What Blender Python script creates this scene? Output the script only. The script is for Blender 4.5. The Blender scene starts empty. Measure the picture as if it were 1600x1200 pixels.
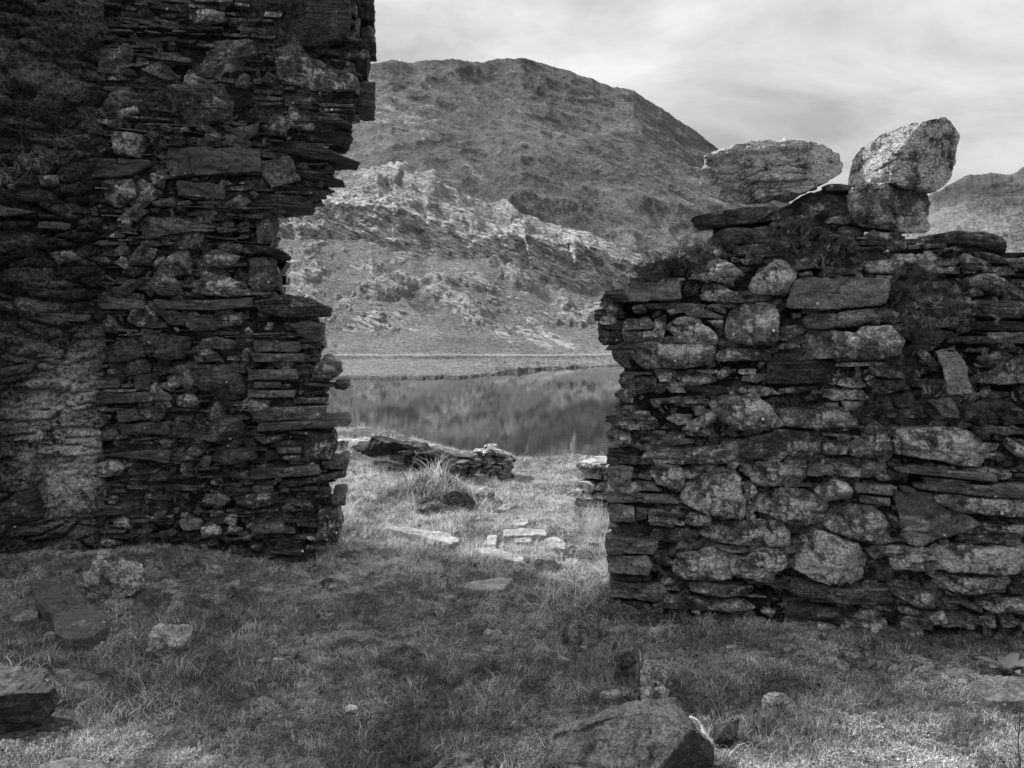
import bpy, math, random
import numpy as np
from mathutils import Matrix

# ------------------------------------------------------------------ camera, world, sun
F = 1300.0            # focal length in photo pixels (1600 wide)
HY = 505.0            # row of the horizon
EYE = 1.6
scene = bpy.context.scene
cam_d = bpy.data.cameras.new("camera")
cam = bpy.data.objects.new("camera", cam_d)
scene.collection.objects.link(cam)
scene.camera = cam
cam.location = (0, 0, EYE)
cam.rotation_euler = (math.radians(90), 0, 0)
cam_d.sensor_width = 36
cam_d.lens = 36 * F / 1600
cam_d.shift_y = -(600 - HY) / 1600
cam_d.clip_start = 0.05
cam_d.clip_end = 5000
scene.render.resolution_x = 1024
scene.render.resolution_y = 768
scene.view_settings.view_transform = 'Standard'
scene.view_settings.look = 'None'
scene.view_settings.gamma = 1
scene.view_settings.exposure = 0.45

SUN_EL, SUN_AZ = math.radians(44), math.radians(-66)      # azimuth from +Y, negative = to the left
world = bpy.data.worlds.new("World")
scene.world = world
world.use_nodes = True
wt = world.node_tree
wt.nodes.clear()
def wn(t, **k):
    n = wt.nodes.new(t)
    for a, b in k.items():
        setattr(n, a, b)
    return n
w_out = wn('ShaderNodeOutputWorld')
w_bg = wn('ShaderNodeBackground')
w_sky = wn('ShaderNodeTexSky', sky_type='NISHITA')
w_sky.sun_disc = False
w_sky.sun_elevation = SUN_EL
w_sky.sun_rotation = SUN_AZ
w_sky.air_density = 1.0
w_sky.dust_density = 3.0
w_bw = wn('ShaderNodeRGBToBW')
w_tc = wn('ShaderNodeTexCoord')
w_sep = wn('ShaderNodeSeparateXYZ')
w_add = wn('ShaderNodeMath', operation='ADD'); w_add.inputs[1].default_value = 0.28
w_dx = wn('ShaderNodeMath', operation='DIVIDE')
w_dy = wn('ShaderNodeMath', operation='DIVIDE')
w_com = wn('ShaderNodeCombineXYZ')
w_n1 = wn('ShaderNodeTexNoise'); w_n1.inputs['Scale'].default_value = 1.7
w_n1.inputs['Detail'].default_value = 7; w_n1.inputs['Roughness'].default_value = 0.55
w_n1.inputs['Distortion'].default_value = 0.35
w_map = wn('ShaderNodeMapping'); w_map.inputs['Scale'].default_value = (1.05, 1.45, 1)
w_map.inputs['Location'].default_value = (0.35, 0.9, 0)
w_mr = wn('ShaderNodeMapRange')
w_mr.inputs['From Min'].default_value = 0.36; w_mr.inputs['From Max'].default_value = 0.64
w_mr.inputs['To Min'].default_value = 3.9; w_mr.inputs['To Max'].default_value = 7.0
w_el = wn('ShaderNodeMapRange')      # overcast sky grows brighter towards the zenith
w_el.inputs['From Min'].default_value = 0.0; w_el.inputs['From Max'].default_value = 1.0
w_el.inputs['To Min'].default_value = 0.55; w_el.inputs['To Max'].default_value = 1.9
w_mul = wn('ShaderNodeMath', operation='MULTIPLY')
w_mix = wn('ShaderNodeMix', data_type='FLOAT'); w_mix.inputs['Factor'].default_value = 0.9
L = wt.links.new
L(w_tc.outputs['Generated'], w_sep.inputs[0])
L(w_sep.outputs['Z'], w_add.inputs[0])
L(w_sep.outputs['X'], w_dx.inputs[0]); L(w_add.outputs[0], w_dx.inputs[1])
L(w_sep.outputs['Y'], w_dy.inputs[0]); L(w_add.outputs[0], w_dy.inputs[1])
L(w_dx.outputs[0], w_com.inputs['X']); L(w_dy.outputs[0], w_com.inputs['Y'])
L(w_com.outputs[0], w_map.inputs['Vector']); L(w_map.outputs[0], w_n1.inputs['Vector'])
L(w_n1.outputs['Fac'], w_mr.inputs['Value'])
L(w_sep.outputs['Z'], w_el.inputs['Value'])
L(w_mr.outputs[0], w_mul.inputs[0]); L(w_el.outputs[0], w_mul.inputs[1])
L(w_sky.outputs[0], w_bw.inputs[0])
L(w_bw.outputs[0], w_mix.inputs['A']); L(w_mul.outputs[0], w_mix.inputs['B'])
L(w_mix.outputs['Result'], w_bg.inputs['Color'])
w_bg.inputs['Strength'].default_value = 0.109
L(w_bg.outputs[0], w_out.inputs[0])

sun_d = bpy.data.lights.new("sun", 'SUN')
sun_d.energy = 5.0
sun_d.angle = math.radians(4)
sun_d.color = (1, 1, 1)
sun = bpy.data.objects.new("sun", sun_d)
scene.collection.objects.link(sun)
sun.rotation_euler = (math.pi/2 - SUN_EL, 0, -SUN_AZ + math.pi)
sun.location = (-20, 10, 20)

rng = np.random.default_rng(7)
random.seed(7)
COL = scene.collection.objects

# ------------------------------------------------------------------ numpy noise
_perm = np.random.default_rng(3).permutation(256).astype(np.int64)
_perm = np.concatenate([_perm, _perm, _perm])
_g = np.random.default_rng(4).normal(size=(256, 3)); _g /= np.linalg.norm(_g, axis=1)[:, None]
def perlin(p):
    p = np.asarray(p, float)
    i = np.floor(p).astype(np.int64); f = p - i
    i &= 255
    u = f*f*f*(f*(f*6-15)+10)
    def gr(dx, dy, dz):
        h = _perm[_perm[_perm[(i[:, 0]+dx) & 255] + ((i[:, 1]+dy) & 255)] + ((i[:, 2]+dz) & 255)]
        g = _g[h]
        return g[:, 0]*(f[:, 0]-dx) + g[:, 1]*(f[:, 1]-dy) + g[:, 2]*(f[:, 2]-dz)
    def lp(a, b, t): return a + t*(b-a)
    x0 = lp(lp(gr(0,0,0), gr(1,0,0), u[:, 0]), lp(gr(0,1,0), gr(1,1,0), u[:, 0]), u[:, 1])
    x1 = lp(lp(gr(0,0,1), gr(1,0,1), u[:, 0]), lp(gr(0,1,1), gr(1,1,1), u[:, 0]), u[:, 1])
    return lp(x0, x1, u[:, 2]) * 1.5
def fbm(p, o=4, gain=0.5):
    r = 0; a = 1.0; p = np.asarray(p, float)
    for k in range(o):
        r = r + a*perlin(p + 17.3*k); p = p*2.03; a *= gain
    return r
def ridged(p, o=4, gain=0.5):
    r = 0; a = 1.0; s = 0; p = np.asarray(p, float)
    for k in range(o):
        n = 1 - np.abs(perlin(p + 31.7*k))*1.6
        r = r + a*n*n; s += a; p = p*2.07; a *= gain
    return r/s
def hash1(i, seed=0):
    v = np.sin(np.asarray(i, float)*127.1 + seed*311.7)*43758.5453
    return v - np.floor(v)
def smooth(t):
    t = np.clip(t, 0, 1); return t*t*(3-2*t)
def worley(p, seed=0):
    """distance to the nearest and second nearest scattered point: gives flat facets and cracks"""
    i = np.floor(p).astype(np.int64); n = len(p)
    d1 = np.full(n, 9.0); d2 = np.full(n, 9.0); idv = np.zeros(n)
    for dx in (-1, 0, 1):
        for dy in (-1, 0, 1):
            for dz in (-1, 0, 1):
                c = i + np.array([dx, dy, dz])
                h = _perm[_perm[_perm[(c[:, 0]+seed) & 255] + (c[:, 1] & 255)] + (c[:, 2] & 255)]
                q = c + np.stack([hash1(h, 1), hash1(h, 2), hash1(h, 3)], 1)
                d = np.linalg.norm(p-q, axis=1)
                m = d < d1
                d2 = np.where(m, d1, np.minimum(d2, d)); idv = np.where(m, h, idv); d1 = np.where(m, d, d1)
    return d1, d2, idv

# ------------------------------------------------------------------ mesh collecting
class Acc:
    def __init__(s): s.v = []; s.q = []; s.t = []; s.a = []; s.b = []; s.n = 0
    def add(s, v, q=None, t=None, tone=0.5, aux=0.0):
        v = np.asarray(v, float).reshape(-1, 3)
        s.v.append(v)
        if q is not None and len(q): s.q.append(np.asarray(q) + s.n)
        if t is not None and len(t): s.t.append(np.asarray(t) + s.n)
        s.a.append(np.broadcast_to(np.asarray(tone, float), (len(v),)))
        s.b.append(np.broadcast_to(np.asarray(aux, float), (len(v),)))
        s.n += len(v)
    def build(s, name, mat, parent=None, origin=None, smooth_shade=True, link=True):
        V = np.concatenate(s.v) if s.v else np.zeros((0, 3))
        o0 = np.zeros(3) if origin is None else np.asarray(origin, float)
        V = V - o0
        Q = np.concatenate(s.q) if s.q else np.zeros((0, 4), int)
        T = np.concatenate(s.t) if s.t else np.zeros((0, 3), int)
        me = bpy.data.meshes.new(name)
        me.vertices.add(len(V)); me.vertices.foreach_set('co', V.astype(np.float32).ravel())
        lv = np.concatenate([Q.ravel(), T.ravel()]).astype(np.int32)
        me.loops.add(len(lv)); me.loops.foreach_set('vertex_index', lv)
        me.polygons.add(len(Q)+len(T))
        ls = np.concatenate([np.arange(len(Q))*4, len(Q)*4 + np.arange(len(T))*3]).astype(np.int32)
        me.polygons.foreach_set('loop_start', ls)
        me.update(calc_edges=True)
        me.validate()
        me.polygons.foreach_set('use_smooth', np.full(len(me.polygons), smooth_shade))
        at = me.attributes.new('tone', 'FLOAT', 'POINT'); at.data.foreach_set('value', np.concatenate(s.a).astype(np.float32))
        at = me.attributes.new('aux', 'FLOAT', 'POINT'); at.data.foreach_set('value', np.concatenate(s.b).astype(np.float32))
        me.materials.append(mat)
        o = bpy.data.objects.new(name, me)
        if link: COL.link(o)
        if parent is not None:
            o.parent = parent
            o.location = o0 - np.array(parent.location)
        else:
            o.location = o0
        return o
def tag(o, label=None, cat=None, group=None, kind=None):
    kind = kind or 'thing'
    if label: o['label'] = label
    if cat: o['category'] = cat
    if group: o['group'] = group
    if kind: o['kind'] = kind
    return o
def empty(name, loc):
    o = bpy.data.objects.new(name, None); COL.link(o); o.location = loc; o.empty_display_size = 0.1
    return o
def grid_quads(nr, nc, wrap=False):
    r = np.arange(nr-1)[:, None]; c = np.arange(nc if wrap else nc-1)[None, :]
    c2 = (c+1) % nc
    a = r*nc + c; b = r*nc + c2; d = (r+1)*nc + c; e = (r+1)*nc + c2
    return np.stack([a, b, e, d], -1).reshape(-1, 4)

# ------------------------------------------------------------------ materials
def new_mat(name):
    m = bpy.data.materials.new(name); m.use_nodes = True
    nt = m.node_tree; nt.nodes.clear()
    return m, nt
class NB:
    def __init__(s, nt): s.nt = nt
    def n(s, t, **k):
        n = s.nt.nodes.new(t)
        for a, b in k.items(): setattr(n, a, b)
        return n
    def l(s, a, b): s.nt.links.new(a, b)
    def m(s, op, a, b=None, c=None, clamp=False):
        n = s.n('ShaderNodeMath', operation=op, use_clamp=clamp)
        for i, x in enumerate((a, b, c)):
            if x is None: continue
            if isinstance(x, (int, float)): n.inputs[i].default_value = x
            else: s.l(x, n.inputs[i])
        return n.outputs[0]
    def noise(s, vec, scale, detail=5, rough=0.55, dist=0.0):
        n = s.n('ShaderNodeTexNoise'); n.inputs['Scale'].default_value = scale
        n.inputs['Detail'].default_value = detail; n.inputs['Roughness'].default_value = rough
        n.inputs['Distortion'].default_value = dist
        s.l(vec, n.inputs['Vector']); return n.outputs['Fac']
    def voro(s, vec, scale, feature='F1', rnd=1.0):
        n = s.n('ShaderNodeTexVoronoi', feature=feature); n.inputs['Scale'].default_value = scale
        n.inputs['Randomness'].default_value = rnd
        s.l(vec, n.inputs['Vector']); return n.outputs['Distance']
    def mapr(s, v, a, b, c=0.0, d=1.0):
        n = s.n('ShaderNodeMapRange'); s.l(v, n.inputs['Value'])
        for k, x in zip(('From Min', 'From Max', 'To Min', 'To Max'), (a, b, c, d)):
            if isinstance(x, (int, float)): n.inputs[k].default_value = x
            else: s.l(x, n.inputs[k])
        return n.outputs[0]
    def mapping(s, vec, sc, rot=(0, 0, 0)):
        n = s.n('ShaderNodeMapping'); n.inputs['Scale'].default_value = sc; n.inputs['Rotation'].default_value = rot
        s.l(vec, n.inputs['Vector']); return n.outputs[0]
    def mix(s, f, a, b):
        n = s.n('ShaderNodeMix', data_type='FLOAT')
        for k, x in (('Factor', f), ('A', a), ('B', b)):
            if isinstance(x, (int, float)): n.inputs[k].default_value = x
            else: s.l(x, n.inputs[k])
        return n.outputs['Result']
    def attr(s, name, t='GEOMETRY'):
        n = s.n('ShaderNodeAttribute', attribute_type=t); n.attribute_name = name; return n.outputs['Fac']
    def bump(s, h, strength, dist, normal=None):
        n = s.n('ShaderNodeBump'); n.inputs['Strength'].default_value = strength; n.inputs['Distance'].default_value = dist
        s.l(h, n.inputs['Height'])
        if normal is not None: s.l(normal, n.inputs['Normal'])
        return n.outputs['Normal']
    def grey(s, v, tint=(1, 1, 1)):
        n = s.n('ShaderNodeCombineColor')
        for k in range(3): s.l(v, n.inputs[k])
        return n.outputs[0]
    def finish(s, col, rough=0.8, normal=None, spec=0.5, ior=1.45):
        p = s.n('ShaderNodeBsdfPrincipled')
        s.l(s.grey(col), p.inputs['Base Color'])
        if isinstance(rough, (int, float)): p.inputs['Roughness'].default_value = rough
        else: s.l(rough, p.inputs['Roughness'])
        p.inputs['Specular IOR Level'].default_value = spec
        if normal is not None: s.l(normal, p.inputs['Normal'])
        o = s.n('ShaderNodeOutputMaterial'); s.l(p.outputs[0], o.inputs[0])

def rock_mat(name, dark=0.035, mid=0.12, pale=0.34, lich=0.5, bumpk=1.0, zstr=22.0, rough=0.78):
    """tone attribute = lightness of the stone, aux = how much lichen it carries"""
    m, nt = new_mat(name); b = NB(nt)
    tc = b.n('ShaderNodeTexCoord').outputs['Object']
    tone = b.attr('tone'); aux = b.attr('aux')
    n1 = b.noise(tc, 7, 6, 0.62)
    n2 = b.noise(tc, 34, 8, 0.7)
    n3 = b.noise(tc, 85, 5, 0.75)
    st = b.noise(b.mapping(tc, (3.5, 3.5, zstr)), 1.6, 7, 0.65)
    base = b.mapr(b.m('ADD', b.m('MULTIPLY', n1, 0.5), b.m('MULTIPLY', n2, 0.5)), 0.40, 0.61, dark, mid)
    base = b.m('MULTIPLY', base, b.mapr(tone, 0, 1, 0.38, 1.85))
    base = b.m('MULTIPLY', base, b.mapr(st, 0.3, 0.7, 0.72, 1.28))
    base = b.m('MULTIPLY', base, b.mapr(n3, 0.36, 0.64, 0.35, 1.65))
    # crusty lichen in patches with a ragged edge
    pm = b.m('ADD', b.m('MULTIPLY', n1, 0.42), b.m('MULTIPLY', b.noise(tc, 24, 9, 0.78, 0.4), 0.58))
    thr = b.mapr(aux, 0, 1, 0.61, 0.42)
    pm2 = b.mapr(b.m('SUBTRACT', pm, thr), 0.0, 0.07, 0, 1)
    pm2 = b.m('MULTIPLY', pm2, b.mapr(n3, 0.38, 0.6, 0.15, 1.0))
    col = b.mix(b.m('MULTIPLY', pm2, lich, clamp=True), base, pale)
    # small round white lichen spots
    vd = b.voro(tc, 11)
    vr = b.m('ADD', vd, b.m('MULTIPLY', n2, 0.22))
    spot = b.m('MULTIPLY', b.mapr(vr, 0.17, 0.21, 1, 0), b.mapr(b.noise(tc, 3.1, 2), 0.52, 0.56, 0, 1))
    col = b.mix(b.m('MULTIPLY', spot, 0.75), col, pale*1.5)
    h = b.m('ADD', b.m('MULTIPLY', n2, 0.55), b.m('MULTIPLY', n3, 0.25))
    h = b.m('ADD', h, b.m('MULTIPLY', st, 0.75))
    wv_ = b.n('ShaderNodeTexNoise'); wv_.inputs['Scale'].default_value = 5; wv_.inputs['Detail'].default_value = 5; b.l(tc, wv_.inputs['Vector'])
    wm_ = b.n('ShaderNodeVectorMath', operation='MULTIPLY_ADD'); b.l(wv_.outputs['Color'], wm_.inputs[0]); wm_.inputs[1].default_value = (.28, .28, .28); b.l(tc, wm_.inputs[2])
    cr = b.mapr(b.voro(b.mapping(wm_.outputs[0], (3, 3, 9)), 2.3, 'DISTANCE_TO_EDGE'), 0, 0.03, -0.5, 0)
    h = b.m('ADD', h, b.m('MULTIPLY', cr, 0.3))
    nrm = b.bump(h, 1.0*bumpk, 0.026)
    b.finish(col, b.mapr(n2, 0.3, 0.7, rough-0.14, rough+0.14), nrm, 0.4)
    return m
M_wall = rock_mat('slate_rubble', 0.014, 0.26, 0.80, 0.85, 1.25)
M_dark = rock_mat('dark_slate', 0.012, 0.16, 0.32, 0.6, 1.0, 40)
M_pale = rock_mat('pale_lichened_rock', 0.035, 0.37, 0.70, 0.9, 1.4, 10)
M_slab = rock_mat('weathered_slab', 0.13, 0.25, 0.38, 0.5, 0.7, 8)
M_smooth = rock_mat('smooth_cleaved_slate', 0.055, 0.135, 0.42, 0.55, 0.5, 12, 0.66)
M_massive = rock_mat('dark_massive_rock', 0.03, 0.13, 0.45, 0.6, 1.2, 9)
M_quartz = rock_mat('white_quartz', 0.35, 0.6, 0.75, 0.5, 1.0, 6)

def soil_mat():
    m, nt = new_mat('dark_earth'); b = NB(nt)
    tc = b.n('ShaderNodeTexCoord').outputs['Object']
    n = b.noise(tc, 30, 8, 0.75); n2 = b.noise(tc, 140, 4, 0.7)
    col = b.m('MULTIPLY', b.mapr(n, 0.35, 0.68, 0.004, 0.055), b.mapr(n2, 0.3, 0.7, 0.4, 1.6))
    b.finish(col, 0.95, b.bump(b.m('ADD', n, n2), 1.0, 0.03), 0.1); return m
M_soil = soil_mat()
def render_mat():
    m, nt = new_mat('mossy_lime_render'); b = NB(nt)
    tc = b.n('ShaderNodeTexCoord').outputs['Object']
    aux = b.attr('aux'); tone = b.attr('tone')
    n = b.noise(tc, 5, 8, 0.7); n2 = b.noise(tc, 45, 8, 0.78); n3 = b.noise(tc, 95, 4, 0.75)
    col = b.m('MULTIPLY', b.mapr(n2, 0.40, 0.62, 0.010, 0.17), b.mapr(n, 0.35, 0.65, 0.55, 1.5))
    col = b.m('MULTIPLY', col, b.mapr(tone, 0, 1, 0.3, 1.7))
    pl = b.m('MULTIPLY', b.mapr(b.m('ADD', b.m('MULTIPLY', n2, 0.6), b.m('MULTIPLY', n, 0.4)), 0.42, 0.56), aux, clamp=True)
    col = b.mix(pl, col, 0.75)
    col = b.m('MULTIPLY', col, b.mapr(n3, 0.32, 0.68, 0.25, 1.8))
    h = b.m('ADD', n2, b.m('MULTIPLY', n3, 0.4))
    b.finish(col, 0.93, b.bump(h, 1.0, 0.05), 0.15); return m
M_render = render_mat()

def ground_mat():
    m, nt = new_mat('turf_soil'); b = NB(nt)
    tc = b.n('ShaderNodeTexCoord').outputs['Object']
    n = b.noise(tc, 2.2, 6, 0.6); n2 = b.noise(tc, 40, 8, 0.75); n3 = b.noise(tc, 150, 3, 0.7)
    col = b.m('MULTIPLY', b.mapr(n2, 0.38, 0.62, 0.02, 0.20), b.mapr(n, 0.35, 0.65, 0.65, 1.35))
    col = b.m('MULTIPLY', col, b.mapr(n3, 0.3, 0.7, 0.6, 1.4))
    b.finish(col, 0.95, b.bump(b.m('ADD', n2, b.m('MULTIPLY', n3, 0.5)), 1.0, 0.02), 0.1); return m
M_ground = ground_mat()

def hill_mat(name, gd, gl, rd, rl, sc=1.0, cr=1.0, dip=-38, soft=0.0, sb=1.6):
    m, nt = new_mat(name); b = NB(nt)
    tc = b.n('ShaderNodeTexCoord').outputs['Object']
    rock = b.attr('aux'); tone = b.attr('tone')
    n1 = b.noise(tc, 0.11*sc, 5, 0.6); n2 = b.noise(tc, 0.9*sc, 8, 0.72); n3 = b.noise(tc, 4.0*sc, 5, 0.75)
    dg = b.mapping(tc, (1.0*sc, 1.0*sc, 2.0*sc), (0, math.radians(dip), 0))
    st = b.noise(b.mapping(dg, (0.22, 0.4, 1.5)), 1.0, 8, 0.7)
    st2 = b.noise(b.mapping(dg, (0.9, 1.2, 4.5)), 1.0, 6, 0.7)
    g = b.m('MULTIPLY', b.mapr(b.m('ADD', b.m('MULTIPLY', n2, 0.35), b.m('MULTIPLY', st2, 0.65)), 0.38, 0.62, gd, gl), b.mapr(n3, 0.36, 0.64, 0.4, 1.6))
    r = b.m('MULTIPLY', b.mapr(st, 0.32, 0.66, rd, rl), b.mapr(n3, 0.3, 0.7, 0.55, 1.5))
    ck = b.voro(b.mapping(dg, (0.25, 0.4, 0.55)), 1.0, 'DISTANCE_TO_EDGE')
    r = b.m('MULTIPLY', r, b.mapr(ck, 0.0, 0.06, 0.35, 1.0))
    msk = b.mapr(b.m('ADD', rock, b.m('MULTIPLY', b.m('SUBTRACT', n2, 0.5), 1.3)), 0.42-soft*.12, 0.6+soft*.2)
    col = b.mix(msk, g, r)
    col = b.m('MULTIPLY', col, b.mapr(n1, 0.3, 0.7, 0.78+soft*.1, 1.22-soft*.1))
    col = b.m('MULTIPLY', col, b.mapr(tone, 0, 1, 0.35, 1.65))
    h = b.m('ADD', b.m('MULTIPLY', n2, 0.5), b.m('ADD', b.m('MULTIPLY', n3, 0.25), b.m('MULTIPLY', st2, 0.7)))
    h = b.m('ADD', h, b.m('MULTIPLY', st, b.m('MULTIPLY', msk, sb)))
    b.finish(col, 0.95, b.bump(h, 1.0, 0.9*cr), 0.1); return m
M_knoll = hill_mat('hillside_turf_and_rock', 0.075, 0.27, 0.06, 0.46, 1.0, sb=1.0)
M_mount = hill_mat('mountain_heather_and_crag', 0.065, 0.22, 0.06, 0.38, 0.45, 1.4, soft=1.0)
M_far = hill_mat('far_moor', 0.07, 0.17, 0.08, 0.2, 0.25, 1.2, -10)

def water_mat():
    m, nt = new_mat('lake_water'); b = NB(nt)
    tc = b.n('ShaderNodeTexCoord').outputs['Object']
    w1 = b.noise(b.mapping(tc, (0.12, 1.6, 1)), 1.0, 4, 0.55)
    w2 = b.noise(b.mapping(tc, (0.7, 4.4, 1)), 1.0, 3, 0.5)
    h = b.m('ADD', w1, b.m('MULTIPLY', w2, 0.35))
    nrm = b.bump(h, 0.06, 0.03)
    p = b.n('ShaderNodeBsdfPrincipled')
    p.inputs['Base Color'].default_value = (0.025, 0.025, 0.025, 1)
    p.inputs['Roughness'].default_value = 0.015
    p.inputs['IOR'].default_value = 1.333
    p.inputs['Specular IOR Level'].default_value = 1.0
    b.l(nrm, p.inputs['Normal'])
    o = b.n('ShaderNodeOutputMaterial'); b.l(p.outputs[0], o.inputs[0]); return m
M_water = water_mat()

def blade_mat(name, a, c, trans=0.25):
    m, nt = new_mat(name); b = NB(nt)
    t1 = b.attr('tone'); ti = b.attr('itone', 'INSTANCER')
    g = b.n('ShaderNodeNewGeometry')
    col = b.m('MULTIPLY', b.m('MAXIMUM', b.mapr(t1, 0, 1, a, c), 0.02), b.mapr(ti, 0, 1, 0.25, 1.75))
    for n_ in nt.nodes:
        if n_.type == 'MAP_RANGE': n_.clamp = False
    col = b.m('MINIMUM', col, 0.8)
    cc = b.grey(col)
    d = b.n('ShaderNodeBsdfDiffuse'); b.l(cc, d.inputs['Color'])
    t = b.n('ShaderNodeBsdfTranslucent'); b.l(cc, t.inputs['Color'])
    mx = b.n('ShaderNodeMixShader'); mx.inputs[0].default_value = trans
    b.l(d.outputs[0], mx.inputs[1]); b.l(t.outputs[0], mx.inputs[2])
    o = b.n('ShaderNodeOutputMaterial'); b.l(mx.outputs[0], o.inputs[0]); return m
M_grass = blade_mat('grass_blades', 0.08, 0.56)
M_moss = blade_mat('moss_and_heather', 0.08, 0.36, 0.15)
M_leaf = blade_mat('broad_leaf', 0.45, 0.85, 0.2)

# ------------------------------------------------------------------ stones
def resample(poly, m, rnd=0.0):
    P = np.asarray(poly, float)
    e = np.linalg.norm(np.roll(P, -1, 0)-P, axis=1); c = np.concatenate([[0], np.cumsum(e)])
    t = np.linspace(0, c[-1], m, endpoint=False)
    Pc = np.vstack([P, P[:1]])
    B = np.stack([np.interp(t, c, Pc[:, 0]), np.interp(t, c, Pc[:, 1])], 1)
    step = c[-1]/m
    k = max(1, int(rnd/step)) if rnd > 0 else 0
    for _ in range(2):
        if k:
            acc = 0; wsum = 0
            for j in range(-k, k+1):
                wj = 1-abs(j)/(k+1); acc = acc + np.roll(B, j, 0)*wj; wsum += wj
            B = acc/wsum
    return B
def area2(P):
    x, y = P[:, 0], P[:, 1]
    return 0.5*np.sum(x*np.roll(y, -1)-y*np.roll(x, -1))
def centroid(P):
    x, y = P[:, 0], P[:, 1]; cr = x*np.roll(y, -1)-y*np.roll(x, -1); A = cr.sum()*3
    return np.array([((x+np.roll(x, -1))*cr).sum()/A, ((y+np.roll(y, -1))*cr).sum()/A])
class Frame:
    """u along, w up, d towards the viewer"""
    def __init__(s, o, u, w, d):
        s.o = np.asarray(o, float); s.u = np.asarray(u, float); s.w = np.asarray(w, float); s.d = np.asarray(d, float)
    def world(s, u, w, d):
        return s.o + np.asarray(u)[..., None]*s.u + np.asarray(w)[..., None]*s.w + np.asarray(d)[..., None]*s.d
def strata_disp(p, layer, seed, warp=0.02):
    """stepped layers, p in (u,d,w)"""
    t = (p[:, 2] + 0.35*layer*perlin(p*np.array([5, 5, 5])+seed) + warp*perlin(p*2.0+seed) + warp*0.5*perlin(p*6+seed))/layer
    i = np.floor(t); f = t-i
    a = hash1(i, seed) + 0.5*perlin(np.stack([p[:, 0]*9, p[:, 1]*9, i*3.7], 1))
    groove = np.clip(1-np.minimum(f, 1-f)/0.16, 0, 1)
    return a-0.5-0.9*groove
def stone(acc, fr, poly, prot=0.02, depth=0.2, seed=0, kind='rough', tone=0.5, lich=0.4, closed=False,
          res=0.0085, bulge=None, edge=None, tilt=0.13, amp=1.0, gap=0.003):
    P = np.asarray(poly, float)
    if area2(P) < 0: P = P[::-1]
    r_ = np.random.default_rng(seed*7919+13)
    A = abs(area2(P)); per = np.linalg.norm(np.roll(P, -1, 0)-P, axis=1).sum()
    hr = 2*A/per*1.0            # mean half thickness
    m = int(np.clip(per/res, 36, 200))
    B = resample(P, m, {'slab': 0.006, 'rough': 0.008, 'round': 0.018}.get(kind, 0.008) if res < 0.02 else 0.01*res/0.0085)
    c = centroid(B)
    ang = np.stack([B[:, 0]*9, B[:, 1]*9, np.full(m, seed*1.37)], 1)
    ou = B-c; ln = np.linalg.norm(ou, axis=1)+1e-9
    B = B + ou/ln[:, None]*(fbm(ang, 3)*0.06*hr + fbm(ang*5, 3)*0.045*hr - gap)[:, None]
    R = ln.mean()
    if edge is None: edge = {'slab': 0.007, 'rough': 0.013, 'round': 0.03}.get(kind, 0.015)
    edge = min(edge, hr*0.8)
    if bulge is None: bulge = {'slab': 0.004, 'rough': 0.014, 'round': 0.035}.get(kind, 0.01)
    bulge = min(bulge, hr*0.8)
    ne = 4; nf = int(np.clip(hr/res*1.15, 4, 30))
    se = 1-edge/max(hr*1.05, 1e-3); se = np.clip(se, 0.3, 0.97)
    ss = np.concatenate([np.linspace(0.0, se, nf+1)[1:], se+(1-se)*np.sin(np.linspace(0, 1, ne+1)[1:]*np.pi/2)])
    C = c[None, None] + ss[:, None, None]*(B-c)[None]
    U = C[..., 0]; W = C[..., 1]
    a0, a1 = r_.normal(0, tilt, 2); a0 = np.clip(a0, -.25, .25); a1 = np.clip(a1, -.25, .25)
    D = prot + a0*(U-c[0]) + a1*(W-c[1]) + bulge*(1-ss[:, None]**2)
    if kind != 'slab':
        for _ in range(3):      # broken facets
            ph = r_.uniform(0, 2*np.pi); q = ((U-c[0])*np.cos(ph)+(W-c[1])*np.sin(ph))
            D = np.minimum(D, prot+bulge*r_.uniform(0.3, 1.0)+0.01 - np.clip(q-hr*r_.uniform(-0.1, 0.6), 0, None)*r_.uniform(0.3, 1.1))
    tt = np.clip((ss-se)/(1-se), 0, 1)
    D = D - (edge*(1-np.sqrt(np.clip(1-tt**2, 0, 1))))[:, None]
    # sides
    ns = max(2, min(8, int(depth/(res*2.2)))) if res < 0.02 else 3
    dl = D[-1]
    sd = []
    for k in range(1, ns+1):
        f = k/ns; sh = 1-0.06*f**2
        sd.append((c[0]+sh*(B[:, 0]-c[0]), c[1]+sh*(B[:, 1]-c[1]), dl*(1-f)+(prot-depth)*f))
    U = np.vstack([U]+[x[0][None] for x in sd]); W = np.vstack([W]+[x[1][None] for x in sd]); D = np.vstack([D]+[x[2][None] for x in sd])
    nr = U.shape[0]
    p = np.stack([U.ravel(), D.ravel(), W.ravel()], 1)
    cen = np.array([[c[0], prot+bulge, c[1]]])
    p = np.vstack([p, [[c[0], prot + bulge, c[1]]]])
    # outward direction: front -> d, sides -> radial
    fsd = np.concatenate([np.repeat(np.concatenate([tt**2*0.6, np.ones(ns)]), m), [0.0]])
    rad = np.vstack([np.tile(ou/ln[:, None], (nr, 1)), [[0, 0]]])
    on = np.stack([rad[:, 0]*fsd, 1-fsd, rad[:, 1]*fsd], 1)
    sp = p + seed*3.71
    sc = min(1.0, hr/0.05)*amp
    disp = fbm(sp*9, 5, 0.6)*0.015*sc
    d1, d2, idv = worley(sp*np.array([11, 11, 16]))
    disp += (hash1(idv, 5)-0.5)*0.016*sc*smooth((d2-d1)/0.18)
    if kind in ('strata', 'slate'):
        disp += strata_disp(p, 0.013 if kind == 'slate' else 0.02, seed)*(0.011 if kind == 'slate' else 0.009)
    elif kind == 'rough' and r_.random() < 0.5:
        disp += strata_disp(p, 0.024, seed)*0.005
    p = p + on*disp[:, None]
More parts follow.
